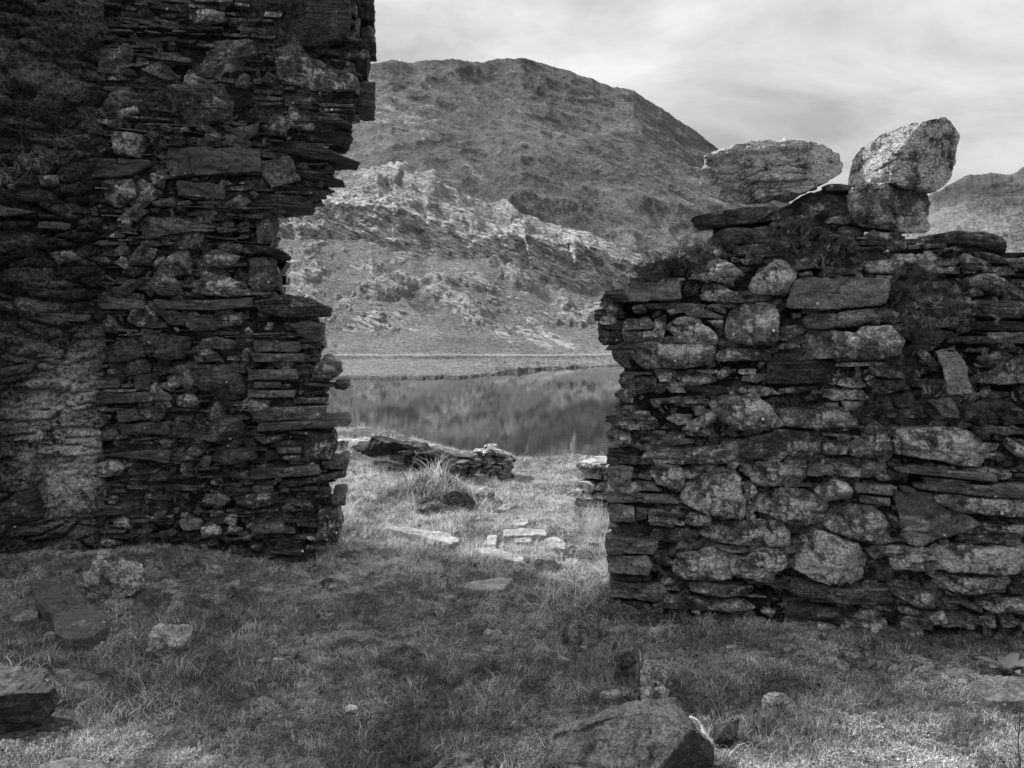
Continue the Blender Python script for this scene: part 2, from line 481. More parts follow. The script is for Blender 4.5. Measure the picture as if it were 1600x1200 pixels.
    q = grid_quads(nr, m, True)[:, ::-1]
    ci = nr*m
    j = np.arange(m); t = np.stack([np.full(m, ci), j, (j+1) % m], 1)
    V = fr.world(p[:, 0], p[:, 2], p[:, 1])
    tris = [t]
    if closed:
        V = np.vstack([V, fr.world(c[0], c[1], prot-depth)[None]])
        base = (nr-1)*m
        tris.append(np.stack([np.full(m, ci+1), base+(j+1) % m, base+j], 1))
    fix = np.cross(fr.u, fr.w).dot(fr.d)   # keep faces outward for either handedness
    T = np.vstack(tris)
    if fix < 0: q = q[:, ::-1]; T = T[:, ::-1]
    acc.add(V, q[:, ::-1], T, tone, lich)

def boulder(acc, fr, poly, D=0.2, seed=0, tone=0.5, lich=0.6, res=0.009, strata=0.0, power=0.55, amp=1.0, squash=None):
    """closed rock: its outline is the polygon, its depth 2*D"""
    P = np.asarray(poly, float)
    if area2(P) < 0: P = P[::-1]
    r_ = np.random.default_rng(seed+99)
    A = abs(area2(P)); per = np.linalg.norm(np.roll(P, -1, 0)-P, axis=1).sum(); hr = 2*A/per
    m = int(np.clip(per/res, 40, 220)); B = resample(P, m, 0.008)
    c = centroid(B); nr = int(np.clip(2.6*(hr+D)/res, 12, 90))
    th = np.linspace(0, np.pi, nr+2)[1:-1]
    s = np.sin(th)**power; z = np.sign(np.cos(th))*np.abs(np.cos(th))**(power*1.15)*D
    U = c[0]+s[:, None]*(B[:, 0]-c[0]); W = c[1]+s[:, None]*(B[:, 1]-c[1]); Z = np.repeat(z[:, None], m, 1)
    p = np.stack([U.ravel(), Z.ravel(), W.ravel()], 1)
    p = np.vstack([p, [[c[0], D, c[1]], [c[0], -D, c[1]]]])
    # facets in depth only
    for _ in range(5):
        ph = r_.uniform(0, 2*np.pi); q = (p[:, 0]-c[0])*np.cos(ph)+(p[:, 2]-c[1])*np.sin(ph)
        lim = D*r_.uniform(0.7, 1.0) - np.clip(q-hr*r_.uniform(-0.3, 0.5), 0, None)*r_.uniform(0.4, 1.2)
        p[:, 1] = np.clip(p[:, 1], -np.maximum(lim, 0.1*D), np.maximum(lim, 0.1*D))
    e = p-np.array([c[0], 0, c[1]]); on = e/np.array([1, 1, 1]); on /= (np.linalg.norm(on, axis=1)[:, None]+1e-9)
    sp = p+seed*2.17; k = 0.05/max(hr, 0.05)
    disp = fbm(sp*8, 5, 0.55)*0.02
    d1, d2, idv = worley(sp*np.array([8, 8, 11])); disp += (hash1(idv, 4)-0.5)*0.018*smooth((d2-d1)/0.12)-0.006*np.clip(1-(d2-d1)/0.05, 0, 1)
    if strata: disp += strata_disp(p, 0.04, seed, 0.07)*strata
    p = p+on*(disp*amp*min(1, hr/0.06))[:, None]
    q = grid_quads(nr, m, True)
    j = np.arange(m); a = nr*m
    T = np.vstack([np.stack([np.full(m, a), (j+1) % m, j], 1), np.stack([np.full(m, a+1), (nr-1)*m+j, (nr-1)*m+(j+1) % m], 1)])
    V = fr.world(p[:, 0], p[:, 2], p[:, 1])
    if np.cross(fr.u, fr.w).dot(fr.d) > 0: q = q[:, ::-1]; T = T[:, ::-1]
    q = q[:, ::-1]; T = T[:, ::-1]
    acc.add(V, q, T, tone, lich)

def block(acc, fr, u0, u1, w0, w1, dfront, depth, seed, tone, lich, nx=None, nz=None, strata=1.0, res=0.02, fx=None):
    """slate or rubble block of a wall course; six gridded faces with broken edges"""
    r_ = np.random.default_rng(seed)
    L_, H_ = u1-u0, w1-w0
    nx = nx or int(np.clip(L_/res, 3, 22)); nz = nz or int(np.clip(H_/res*1.6, 2, 9)); nd = 3
    sl0, sl1 = r_.normal(0, 0.35, 2)*H_
    w_in0, w_in1 = r_.uniform(0.5, 1.0), r_.uniform(0.5, 1.0)
    a0 = r_.normal(0, 0.10); a1 = r_.normal(0, 0.2); arch = r_.uniform(-0.3, 0.5)
    def shape(s, t, d):          # s,t in 0..1, d 0 front .. 1 back
        u = u0+s*L_ + (t-0.5)*(sl0*(1-s)+sl1*s)
        hh = 1-(1-w_in0)*np.clip(1-s*3, 0, 1)**1.5-(1-w_in1)*np.clip((s-0.67)*3, 0, 1)**1.5
        wc = w0+H_*0.5+arch*H_*0.12*np.sin(s*np.pi)
        w = wc+(t-0.5)*H_*hh
        dd = dfront + a0*(s-0.5)*L_ + a1*(t-0.5)*H_ - d*depth
        return np.stack([u, dd, w], -1)
    Vs, Qs, ts = [], [], []; off = 0
    def face(S, T_, Dd, flip):
        nonlocal off
        n0, n1 = S.shape
        Vs.append(shape(S, T_, Dd).reshape(-1, 3)); q = grid_quads(n0, n1)
        Qs.append((q[:, ::-1] if flip else q)+off); off += n0*n1
        nn = np.zeros((n0*n1, 3)); ts.append(nn)
    sx = np.linspace(0, 1, nx+1); sz = np.linspace(0, 1, nz+1); sd = np.linspace(0, 1, nd+1)**1.5
    face(*np.meshgrid(sx, sz, indexing='xy'), np.zeros((nz+1, nx+1)), False)
    S, Dd = np.meshgrid(sx, sd); face(S, np.ones_like(S), Dd, False); face(S, np.zeros_like(S), Dd, True)
    T_, Dd = np.meshgrid(sz, sd); face(np.zeros_like(T_), T_, Dd, False); face(np.ones_like(T_), T_, Dd, True)
    p = np.vstack(Vs); q = np.vstack(Qs)
    cen = np.array([(u0+u1)/2, dfront-depth/2, (w0+w1)/2])
    e = (p-cen)/np.array([L_, depth, H_]); on = e/(np.abs(e).max(1)[:, None]+1e-9); on = np.sign(on)*np.abs(on)**4
    on /= np.linalg.norm(on, axis=1)[:, None]+1e-9
    sp = p+seed*1.3; k = min(1, H_/0.05)
    disp = fbm(sp*12, 3, 0.6)*0.011*k
    disp += strata_disp(p, 0.012, seed)*0.007*strata*k
    chip = np.clip(fbm(sp*6+5, 2), 0, 1)*0.03*k*np.clip((np.abs(e).min(1)*0+np.sort(np.abs(e), 1)[:, 1]-0.38)/0.12, 0, 1)
    p = p+on*(disp-chip)[:, None]
    ro = r_.normal(0, 0.05)+(r_.normal(0, 0.10) if r_.random() < 0.15 and L_ < 0.2 else 0)
    du, dw = p[:, 0]-cen[0], p[:, 2]-cen[2]
    p[:, 0] = cen[0]+du*math.cos(ro)-dw*math.sin(ro); p[:, 2] = cen[2]+du*math.sin(ro)+dw*math.cos(ro)
    V = fr.world(p[:, 0], p[:, 2], p[:, 1])
    if np.cross(fr.u, fr.w).dot(fr.d) < 0: q = q[:, ::-1]
    acc.add(V, q, None, tone, lich)

def in_poly(pts, poly):
    x, y = pts[:, 0], pts[:, 1]; P = np.asarray(poly); n = len(P); c = np.zeros(len(pts), bool)
    for i in range(n):
        x1, y1 = P[i]; x2, y2 = P[(i+1) % n]
        if y1 == y2: continue
        c ^= ((y1 > y) != (y2 > y)) & (x < (x2-x1)*(y-y1)/(y2-y1)+x1)
    return c

# ------------------------------------------------------------------ near ground
def ground_z(x, y):
    x = np.asarray(x, float); y = np.asarray(y, float)
    far = 0.16 - 0.42*smooth((x+2.2)/2.6)
    z = smooth((y-5.8)/5.0)*far
    z = z + 0.17*smooth((-1.0-x)/1.4)*smooth((y-3.3)/1.8)*(1-smooth((y-5.8)/1.0))   # bank under the tall wall
    z = z + 0.01*smooth((x-0.3)/0.8)*smooth((y-3.4)/0.9)*(1-smooth((y-5.2)/1.0))
    z = z + 0.20*np.exp(-(((x+0.72)/0.30)**2+((y-7.75)/0.34)**2))
    p = np.stack([x.ravel(), y.ravel(), np.zeros(x.size)], 1)
    n = (fbm(p*1.1, 2)*0.045 + fbm(p*3.7+9, 3)*0.022 + fbm(p*13+3, 2)*0.009).reshape(x.shape)
    z = z + n*np.clip(1-(np.abs(y)-14)/8, 0, 1)
    xs = np.clip(x, -8, 8)
    z = z - 4.4*smooth((y-11.2-0.25*np.sin(x*1.3)+0.03*xs)/6.5)
    return z
def ray_ground(px, py, dz=0.0):
    rx, rz = (px-800)/F, (HY-py)/F
    t = 4.0
    for _ in range(40):
        z = float(ground_z(np.array([rx*t]), np.array([t]))[0])+dz
        tn = (z-EYE)/rz
        t = 0.5*t+0.5*tn if tn > 0 else t
    return np.array([rx*t, t, z])
def warp_axis(a, b, fine0, fine1, step, grow=1.13):
    v = list(np.arange(fine0, fine1, step)); s = step; x = v[-1]
    while x < b: s *= grow; x += s; v.append(x)
    s = step; x = v[0]; w = []
    while x > a: s *= grow; x -= s; w.append(x)
    return np.array(w[::-1]+v)
gx = warp_axis(-45, 45, -4.2, 4.2, 0.032, 1.09); gy = warp_axis(-25, 30, 2.3, 12.0, 0.032, 1.09)
GX, GY = np.meshgrid(gx, gy); GZ = ground_z(GX, GY)
a = Acc(); a.add(np.stack([GX, GY, GZ], -1), grid_quads(len(gy), len(gx)))
tag(a.build('ground', M_ground), 'rough grassy ground of the ruined house sloping to the lake', 'ground', kind='structure')
# lake bed and valley floor, out to the horizon
a = Acc(); v = np.array([[-3000, -3000, -9], [3000, -3000, -9], [3000, 3000, -9], [-3000, 3000, -9]], float)
a.add(v, [[0, 1, 2, 3]]); tag(a.build('valley_floor', M_ground), 'valley floor under the lake and hills', 'ground', kind='structure')
a = Acc(); v = np.array([[-260, 11.5, -3], [320, 11.5, -3], [320, 170, -3], [-260, 170, -3]], float)
a.add(v, [[0, 1, 2, 3]]); tag(a.build('lake', M_water), 'still dark lake reflecting the hillside', 'lake', kind='structure')

# ------------------------------------------------------------------ hills
def interp_rows(cols, xs, ys_table):
    return np.interp(xs, cols, ys_table)
def hillside():
    xs = np.concatenate([np.arange(-900, 380, 22), np.arange(380, 1080, 1.1), np.arange(1080, 2600, 22)])
    cx = [-900, 300, 430, 500, 560, 620, 680, 740, 800, 860, 920, 980, 1040, 1200, 2600]
    skyl = [240, 290, 300, 283, 266, 260, 270, 305, 328, 352, 368, 390, 418, 470, 490]
    top = [300, 320, 320, 317, 318, 326, 345, 372, 366, 374, 388, 405, 432, 482, 495]
    base = [372, 372, 370, 367, 374, 388, 399, 405, 412, 442, 450, 455, 462, 500, 503]
    shy = [592, 592, 592, 592, 592, 592, 592, 590, 582, 577, 574, 571, 569, 566, 566]
    sk = np.interp(xs, cx, skyl); tp = np.interp(xs, cx, top); bs = np.interp(xs, cx, base); sh = np.interp(xs, cx, shy)
    sk = sk + 3.0*perlin(np.stack([xs/40, xs*0, xs*0], 1))
    tp = tp + 5*perlin(np.stack([xs/26, xs*0+9, xs*0], 1)); tp = np.maximum(tp, sk+12)
    bs = np.maximum(bs+5*perlin(np.stack([xs/30, xs*0+19, xs*0], 1)), tp+14)
    Dsh = 4.6*F/(sh-HY)
    Dm = 92+(Dsh-69)*9/23
    Dsh = Dsh+1.6*fbm(np.stack([xs/28, xs*0, xs*0+8], 1), 4, .6)
    # knots: (row pixel, distance)
    K = []
    K.append((None, Dsh-9, -4.2)); K.append((None, Dsh-0.3, -3.08)); K.append((None, Dsh+0.5, -2.84))
    zm = EYE+(HY-561)/F*Dm
    K.append((None, Dm, np.maximum(zm, -2.6))); K.append((None, Dm+0.9, np.maximum(zm, -2.6)+0.32)); K.append((None, Dm+4.5, np.maximum(zm, -2.6)+0.42))
    def kp(y, D): return (y, D, EYE+(HY-y)/F*D)
    K.append(kp(xs*0+520, Dm+20)); K.append(kp(bs+12, Dm+54)); K.append(kp(bs, Dm+58)); K.append(kp(tp, Dm+61.5)); K.append(kp(tp*0.5+sk*0.5, Dm+86)); K.append(kp(sk, Dm+112))
    K.append((None, Dm+135, EYE+(HY-sk)/F*(Dm+112)-8)); K.append((None, Dm+200, xs*0-2))
    cnt = [4, 6, 12, 5, 8, 34, 120, 14, 60, 50, 42, 10, 6]
    rows_D, rows_Z, kid = [], [], []
    for i in range(len(K)-1):
        n = cnt[i]
        for k in range(n):
            f = k/n
            rows_D.append(K[i][1]*(1-f)+K[i+1][1]*f+xs*0); rows_Z.append(K[i][2]*(1-f)+K[i+1][2]*f+xs*0); kid.append(i+f)
    D = np.array(rows_D); Z = np.array(rows_Z); kid = np.repeat(np.array(kid)[:, None], len(xs), 1)
    XP = np.repeat(xs[None], D.shape[0], 0)
    X = (XP-800)/F*D
    YP = HY-(Z-EYE)/D*F
    # individual outcrops: (x, y, rx, ry, angle deg, height m, rock)
    blobs = [(598, 452, 46, 13, -12, 2.2), (662, 462, 40, 22, 38, -1.6), (710, 480, 75, 16, 36, 2.4), (760, 500, 62, 12, 40, 2.0), (800, 432, 40, 11, 30, 2.6),
             (880, 478, 20, 10, 20, 2.4), (906, 503, 22, 7, 0, 1.6), (925, 495, 18, 6, 10, 1.4), (480, 436, 36, 12, -18, 2.0), (470, 395, 40, 8, -10, 1.2), (590, 519, 7, 5, 0, 1.2),
             (660, 438, 50, 7, 8, 1.2), (745, 445, 50, 8, 14, 1.5), (560, 418, 40, 5, 5, 1.0), (835, 528, 40, 9, 35, 1.0), (690, 440, 26, 6, 20, 1.0), (870, 530, 40, 8, 25, 0.9),
             (600, 282, 48, 15, -20, 4.2), (660, 292, 40, 12, 14, 3.6), (720, 340, 40, 10, 30, 2.2), (790, 335, 26, 11, 30, 3.0), (815, 360, 14, 8, 10, 2.2), (900, 378, 60, 7, 22, 1.8),
             (640, 318, 50, 5, 4, 1.6), (560, 305, 50, 6, 0, 1.5), (960, 418, 40, 8, 30, 1.6), (540, 460, 30, 6, -15, 0.8), (770, 470, 20, 6, 30, 1.0), (760, 405, 30, 9, 20, 1.6)]
    rock = np.zeros_like(D); up = np.zeros_like(D)
    wob = 9*perlin(np.stack([XP.ravel()/22, YP.ravel()/14, XP.ravel()*0+3], 1)).reshape(D.shape)
    wob2 = 6*perlin(np.stack([XP.ravel()/9, YP.ravel()/7, XP.ravel()*0+13], 1)).reshape(D.shape)
    for (bx, by, rx, ry, an, h) in blobs:
        ca, sa = math.cos(math.radians(an)), math.sin(math.radians(an))
        dx, dy = XP+wob-bx, YP+0.5*wob+0.4*wob2-by
        q = ((dx*ca+dy*sa)/rx)**2+((-dx*sa+dy*ca)/ry)**2
        f = np.clip(1.25-q, 0, 1); f = f*f*(3-2*f)
        up += f*h*0.65; rock = np.maximum(rock, f*(1 if h > 0 else 0.0))
    crag = np.clip(1-np.abs(kid-8.6)/0.9, 0, 1)
    rock = np.maximum(rock, smooth(crag*2.2))
    rock = np.maximum(rock, np.where((kid > 9) & (kid < 11.4), 0.46, 0))
    slope = smooth((kid-5.6)/0.8)*(1-smooth((kid-11.5)/0.5))
    p = np.stack([X.ravel(), D.ravel(), Z.ravel()], 1)
    # diagonal rock grain dipping down to the right
    an = math.radians(36)
    pr = np.stack([(p[:, 0]*math.cos(an)-p[:, 2]*math.sin(an))*0.45, p[:, 1]*0.7, (p[:, 0]*math.sin(an)+p[:, 2]*math.cos(an))*1.7], 1)
    r1 = ridged(pr/8.0, 5, 0.58).reshape(D.shape); f1 = fbm(p/11, 5, 0.5).reshape(D.shape)
    f2 = fbm(p/2.2, 4, 0.6).reshape(D.shape)
    w1, w2, wi = worley(np.stack([p[:, 0]/5.0+p[:, 2]/22, p[:, 1]/26, p[:, 2]/12+0.2], 1), 3)
    butt = ((hash1(wi, 7)-0.5)*smooth((w2-w1)/0.3)-0.05*np.clip(1-(w2-w1)/0.09, 0, 1)).reshape(D.shape)
    r3 = ridged(pr/2.6+7, 4, 0.6).reshape(D.shape)
    amt = 0.20+0.8*smooth(rock*1.6)
    dZ = slope*(up*0.9 + (r1-0.5)*2.2*amt + f1*0.7 + f2*0.30*amt)
    dZ = dZ + (1-slope)*(kid > 2.2)*f2*0.05
    ledge = smooth((XP-720)/60)*(1-slope)*(kid > 0.9)*(kid < 3)
    dZ = dZ + ledge*(0.35*f1+0.6*(r3-0.45))
    
    b1, b2, bi = worley(p/np.array([3.4, 4.5, 40.0])+0.4*np.stack([f2.ravel()]*3, 1), 21)
    bld = (np.clip(1-b1/0.42, 0, 1)*(hash1(bi, 12) > 0.62)).reshape(D.shape)*slope*(kid < 8.0)
    b1, b2, bi = worley(p/np.array([9, 14, 60.0])+0.3*np.stack([f2.ravel()]*3, 1), 23)
    bl2 = (np.clip(1-b1/0.45, 0, 1)*(hash1(bi, 13) > 0.70)).reshape(D.shape)*slope*(kid < 8.0)
    dZ = dZ+0.4*np.sqrt(bld)*(bld > 0)+0.6*np.sqrt(bl2)*(1+0.5*r1)
    rock = np.maximum(rock, np.maximum(smooth(bld*4)*0.9, smooth(bl2*3)*0.8))
    damp = 1-0.75*smooth(crag*1.5)
    Dn = -slope*smooth(crag*2)*(butt*4.6+(r1-0.5)*1.4+0.6*f2)
    Z2 = Z+dZ*damp; Y2 = D+Dn; X2 = X*Y2/D
    a = Acc(); 
    tone = 0.5+0.35*f1*0.5
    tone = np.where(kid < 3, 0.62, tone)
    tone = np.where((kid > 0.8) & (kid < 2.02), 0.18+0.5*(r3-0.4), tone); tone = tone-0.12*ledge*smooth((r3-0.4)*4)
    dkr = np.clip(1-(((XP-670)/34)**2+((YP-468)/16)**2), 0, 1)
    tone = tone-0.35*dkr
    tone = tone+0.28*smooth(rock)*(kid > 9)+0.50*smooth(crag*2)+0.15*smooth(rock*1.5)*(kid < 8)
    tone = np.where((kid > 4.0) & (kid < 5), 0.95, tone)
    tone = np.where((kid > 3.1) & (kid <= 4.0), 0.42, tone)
    aux = np.clip(rock*0.8 + slope*(1.5*(r1-0.50)+1.2*(r3-0.5)+0.24+0.25*f2), 0, 1)
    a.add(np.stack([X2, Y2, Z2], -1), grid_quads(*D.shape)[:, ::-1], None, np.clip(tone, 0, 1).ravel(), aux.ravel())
    tag(a.build('hillside', M_knoll), 'rocky grass hillside rising from the far lake shore', 'hill', kind='structure')
    return xs, D, Z2
hillside()

def mountain(name, label, mat, cx, sky, bases, Dr, Db, xs, nrow, seed, amp, grain=36, label_c='mountain'):
    sk = np.interp(xs, cx, sky); bs = np.interp(xs, cx, bases)
    xn = np.stack([xs/60.0, xs*0+seed, xs*0], 1)
    sk = sk+1.5*fbm(xn, 3); skd = 1.0*fbm(xn*2.2+9, 3)+1.7*fbm(xn*6, 3)
    D_r = np.interp(xs, cx, Dr) if hasattr(Dr, '__len__') else np.full(len(xs), float(Dr))
    rows_D, rows_Z, kk = [], [], []
    Zr = EYE+(HY-sk)/F*D_r; Zb = EYE+(HY-bs)/F*Db
    for k in range(nrow):
        f = k/(nrow-1)
        g = f+0.10*np.sin(f*2*np.pi)*0.6
        rows_D.append(Db+(D_r-Db)*f); rows_Z.append(Zb+(Zr-Zb)*g-skd/F*D_r*f**14); kk.append(f)
    for k in range(1, 14):       # back side
        rows_D.append(D_r+k*14); rows_Z.append(Zr-0.6*k*14*(k/13)-skd/F*D_r*(1-k/13)); kk.append(1+k/13)
    # front foot down to the valley floor
    pre_D, pre_Z, pre_k = [], [], []
    for k in range(6):
        f = k/6; pre_D.append(xs*0+Db-60+60*f); pre_Z.append((-6)*(1-f)+Zb*f); pre_k.append(0.0)
    D = np.array(pre_D+rows_D); Z = np.array(pre_Z+rows_Z); K = np.repeat(np.array(pre_k+kk)[:, None], len(xs), 1)
    X = (xs[None]-800)/F*D
    p = np.stack([X.ravel(), D.ravel(), Z.ravel()], 1)+seed*37
    an = math.radians(grain)
    pr = np.stack([(p[:, 0]*math.cos(an)-p[:, 2]*math.sin(an))*0.5, p[:, 1]*0.6, (p[:, 0]*math.sin(an)+p[:, 2]*math.cos(an))*1.5], 1)
    r1 = ridged(pr/38, 6, 0.52).reshape(D.shape); f0 = fbm(p/70, 3).reshape(D.shape); f2 = fbm(p/9, 4, 0.65).reshape(D.shape)
    w1, w2, wi = worley(p/np.array([17, 30, 11.0]), 5)
    fac = ((hash1(wi, 9)-0.5)*smooth((w2-w1)/0.2)).reshape(D.shape)
    edge = 1-np.exp(-((K-1)/0.04)**2)*0.75
    dZ = amp*((r1-0.5)*1.4+f0*1.0+f2*0.05)*edge
    f3 = fbm(p/3.2, 3, 0.65).reshape(D.shape)
    dY = -amp*(f2*0.06+f3*0.03+(r1-0.5)*1.0)*edge*(K < 1.02)
    YP = HY-(Z-EYE)/D*F
    a = Acc()
    return a, X, D, Z, dZ, dY, r1, f0, f2, fac, K, YP, xs
def finish_mountain(t, name, label, mat, tone, aux, cat='mountain'):
    a, X, D, Z, dZ, dY, r1, f0, f2, fac, K, YP, xs = t
    Y2 = D+dY; X2 = X*Y2/D
    a.add(np.stack([X2, Y2, Z+dZ], -1), grid_quads(*D.shape)[:, ::-1], None, np.clip(tone, 0, 1).ravel(), np.clip(aux, 0, 1).ravel())
    return tag(a.build(name, mat), label, cat, kind='structure')
xs = np.concatenate([np.arange(-800, 420, 14), np.arange(420, 1150, 1.25), np.arange(1150, 1700, 12)])
t = mountain('m', '', M_mount,
    [-800, 300, 430, 520, 560, 590, 612, 640, 680, 720, 750, 790, 815, 840, 900, 960, 990, 1010, 1050, 1090, 1130, 1180, 1230, 1300, 1450, 1700],
    [200, 150, 132, 112, 104, 97, 91, 97, 93, 93, 97, 90, 88, 95, 115, 135, 140, 153, 178, 205, 240, 282, 315, 355, 410, 460],
    [420]*26, 520, 270, xs, 330, 1, 4.2)
a_, X_, D_, Z_, dZ_, dY_, r1_, f0_, f2_, fac_, K_, YP_, _ = t
XPm = np.repeat(xs[None], D_.shape[0], 0)
cliff = np.clip(1-(((XPm-620)/90)**2+((YP_-185)/38)**2), 0, 1)
pm_ = np.stack([X_.ravel(), D_.ravel(), Z_.ravel()], 1)
am = math.radians(40)
gm = np.stack([(pm_[:, 0]*math.cos(am)-pm_[:, 2]*math.sin(am))*0.28, pm_[:, 1]*0.4, (pm_[:, 0]*math.sin(am)+pm_[:, 2]*math.cos(am))*1.6], 1)
rib = (ridged(gm/14+3, 5, .62)-0.5).reshape(D_.shape)
gul = ridged(np.stack([(pm_[:, 0]*math.cos(am)+pm_[:, 2]*math.sin(am)*0.6)/46, pm_[:, 1]/160, pm_[:, 2]/150], 1), 3).reshape(D_.shape)
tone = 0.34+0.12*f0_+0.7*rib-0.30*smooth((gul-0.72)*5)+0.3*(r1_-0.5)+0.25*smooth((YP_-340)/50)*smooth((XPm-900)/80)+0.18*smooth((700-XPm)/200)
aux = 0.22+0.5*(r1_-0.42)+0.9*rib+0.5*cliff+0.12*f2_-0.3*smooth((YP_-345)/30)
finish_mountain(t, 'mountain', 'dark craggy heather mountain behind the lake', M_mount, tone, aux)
xs2 = np.concatenate([np.arange(1250, 1400, 10), np.arange(1400, 1720, 1.6), np.arange(1720, 3200, 20)])
t = mountain('m', '', M_far, [1250, 1400, 1450, 1480, 1510, 1550, 1590, 1720, 3200],
    [380, 335, 305, 291, 274, 270, 276, 282, 300], [400]*9, 640, 330, xs2, 150, 5, 5.0, 20)
K2 = t[10]; YP2 = t[11]
finish_mountain(t, 'far_hill', 'dark rounded hill beyond the low wall', M_far, 0.22+0.2*t[7]+0.5*smooth((YP2-318)/30)+0.1*t[9], 0.2+0.4*(t[6]-0.4), 'hill')
xs3 = np.arange(1380, 3200, 8.0)
t = mountain('m', '', M_far, [1380, 1500, 1570, 1600, 1700, 3200], [400, 300, 276, 262, 215, 150], [400]*6, 900, 660, xs3, 60, 8, 6.0, 20)
finish_mountain(t, 'distant_mountain', 'more distant mountain shoulder above the rounded hill', M_far, 0.35+0.2*t[7], 0.2+0.3*(t[6]-0.4))

# ------------------------------------------------------------------ walls
def px_frame(pa, pb):
    """wall plane from two (pixel x, distance) points; u runs from a to b, d faces the camera"""
    A = np.array([(pa[0]-800)/F*pa[1], pa[1], 0.0]); Bp = np.array([(pb[0]-800)/F*pb[1], pb[1], 0.0])
    u = (Bp-A)/np.linalg.norm(Bp-A); d = np.array([u[1], -u[0], 0.0])
    return Frame(A, u, (0, 0, 1), d)
def to_uw(fr, px, py, d=0.0):
    px = np.asarray(px, float); py = np.asarray(py, float)
    r = np.stack([(px-800)/F, np.ones_like(px), (HY-py)/F], -1); C = np.array([0, 0, EYE])
    t = ((fr.o-C)@fr.d+d)/(r@fr.d)
    p = C+t[..., None]*r
    return np.stack([(p-fr.o)@fr.u, p[..., 2]], -1)
def prof_u(fr, pts, d=0.0):          # px polyline (x,y) -> (w, u) sorted by w
    q = to_uw(fr, [p[0] for p in pts], [p[1] for p in pts], d); o = np.argsort(q[:, 1]); return q[o, 1], q[o, 0]

def courses(acc, fr, ulo, uhi, wtop, traced, seed, dfront=-0.03, depth=0.26, w0=-0.25, wmax=3.0, th=(0.022, 0.075), ln=(0.08, 0.42),
            tone=(0.2, 0.7), lich=(0.1, 0.6), recess=None, strata=1.0, res=0.02, jit=0.02, slope=0.0, edge_jit=0.03, cull=True, chaos=False):
    r_ = np.random.default_rng(seed); w = w0; n = 0
    boxes = [(np.min(t, 0), np.max(t, 0), t) for t in traced]
    while w < wmax:
        h = r_.uniform(*th) if r_.random() < 0.75 else r_.uniform(th[1]*0.8, th[1]*1.5)
        a = ulo(w+h/2)+r_.normal(0, edge_jit); b = uhi(w+h/2)+r_.normal(0, edge_jit); u = a
        ph = r_.uniform(0, 6)
        while u < b-0.03:
            l = min(r_.uniform(*ln)*(0.6+h*8), b-u)
            if b-(u+l) < 0.05: l = b-u
            wv = 0.012*math.sin(u*2.3+ph)+slope*u
            z0, z1 = w+wv, w+wv+h
            if z1 < wtop(u+l/2)+0.02:
                cor = np.array([[u+0.01, z0+0.005], [u+l-0.01, z0+0.005], [u+0.01, z1-0.005], [u+l-0.01, z1-0.005], [u+l/2, (z0+z1)/2]])
                hid = False
                if cull:
                    for lo, hi, t in boxes:
                        if lo[0] <= cor[0, 0] and hi[0] >= cor[1, 0] and lo[1] <= cor[0, 1] and hi[1] >= cor[2, 1]:
                            if in_poly(cor, t).all(): hid = True; break
                if not hid:
                    df = dfront+r_.normal(0, jit)
                    if recess is not None: df -= recess(u+l/2, (z0+z1)/2)
                    nsplit = 1
                    if h > th[1]*0.95 and r_.random() < 0.5 and strata > 0.3: nsplit = 2
                    if chaos:
                        if r_.random() < 0.07: u += l+0.003; continue
                        sh_ = r_.uniform(0.62, 1.12)*h; c0_ = (z0+z1)/2+r_.normal(0, 0.14)*h; z0, z1 = c0_-sh_/2, c0_+sh_/2; 
                        if r_.random() < 0.12: df -= r_.uniform(0.02, 0.06)
                        if r_.random() < 0.10: df += r_.uniform(0.01, 0.035)
                    hh_ = z1-z0
                    for k in range(nsplit):
                        block(acc, fr, u+0.002, u+l-0.004, z0+hh_*k/nsplit+0.001, z0+hh_*(k+1)/nsplit-0.003, df+r_.normal(0, 0.006), depth, int(r_.integers(1e6)),
                              r_.uniform(*tone), r_.uniform(*lich), strata=strata*r_.uniform(0.3, 1.4), res=res)
                        n += 1
            u += l+0.003
        w += h
    return n
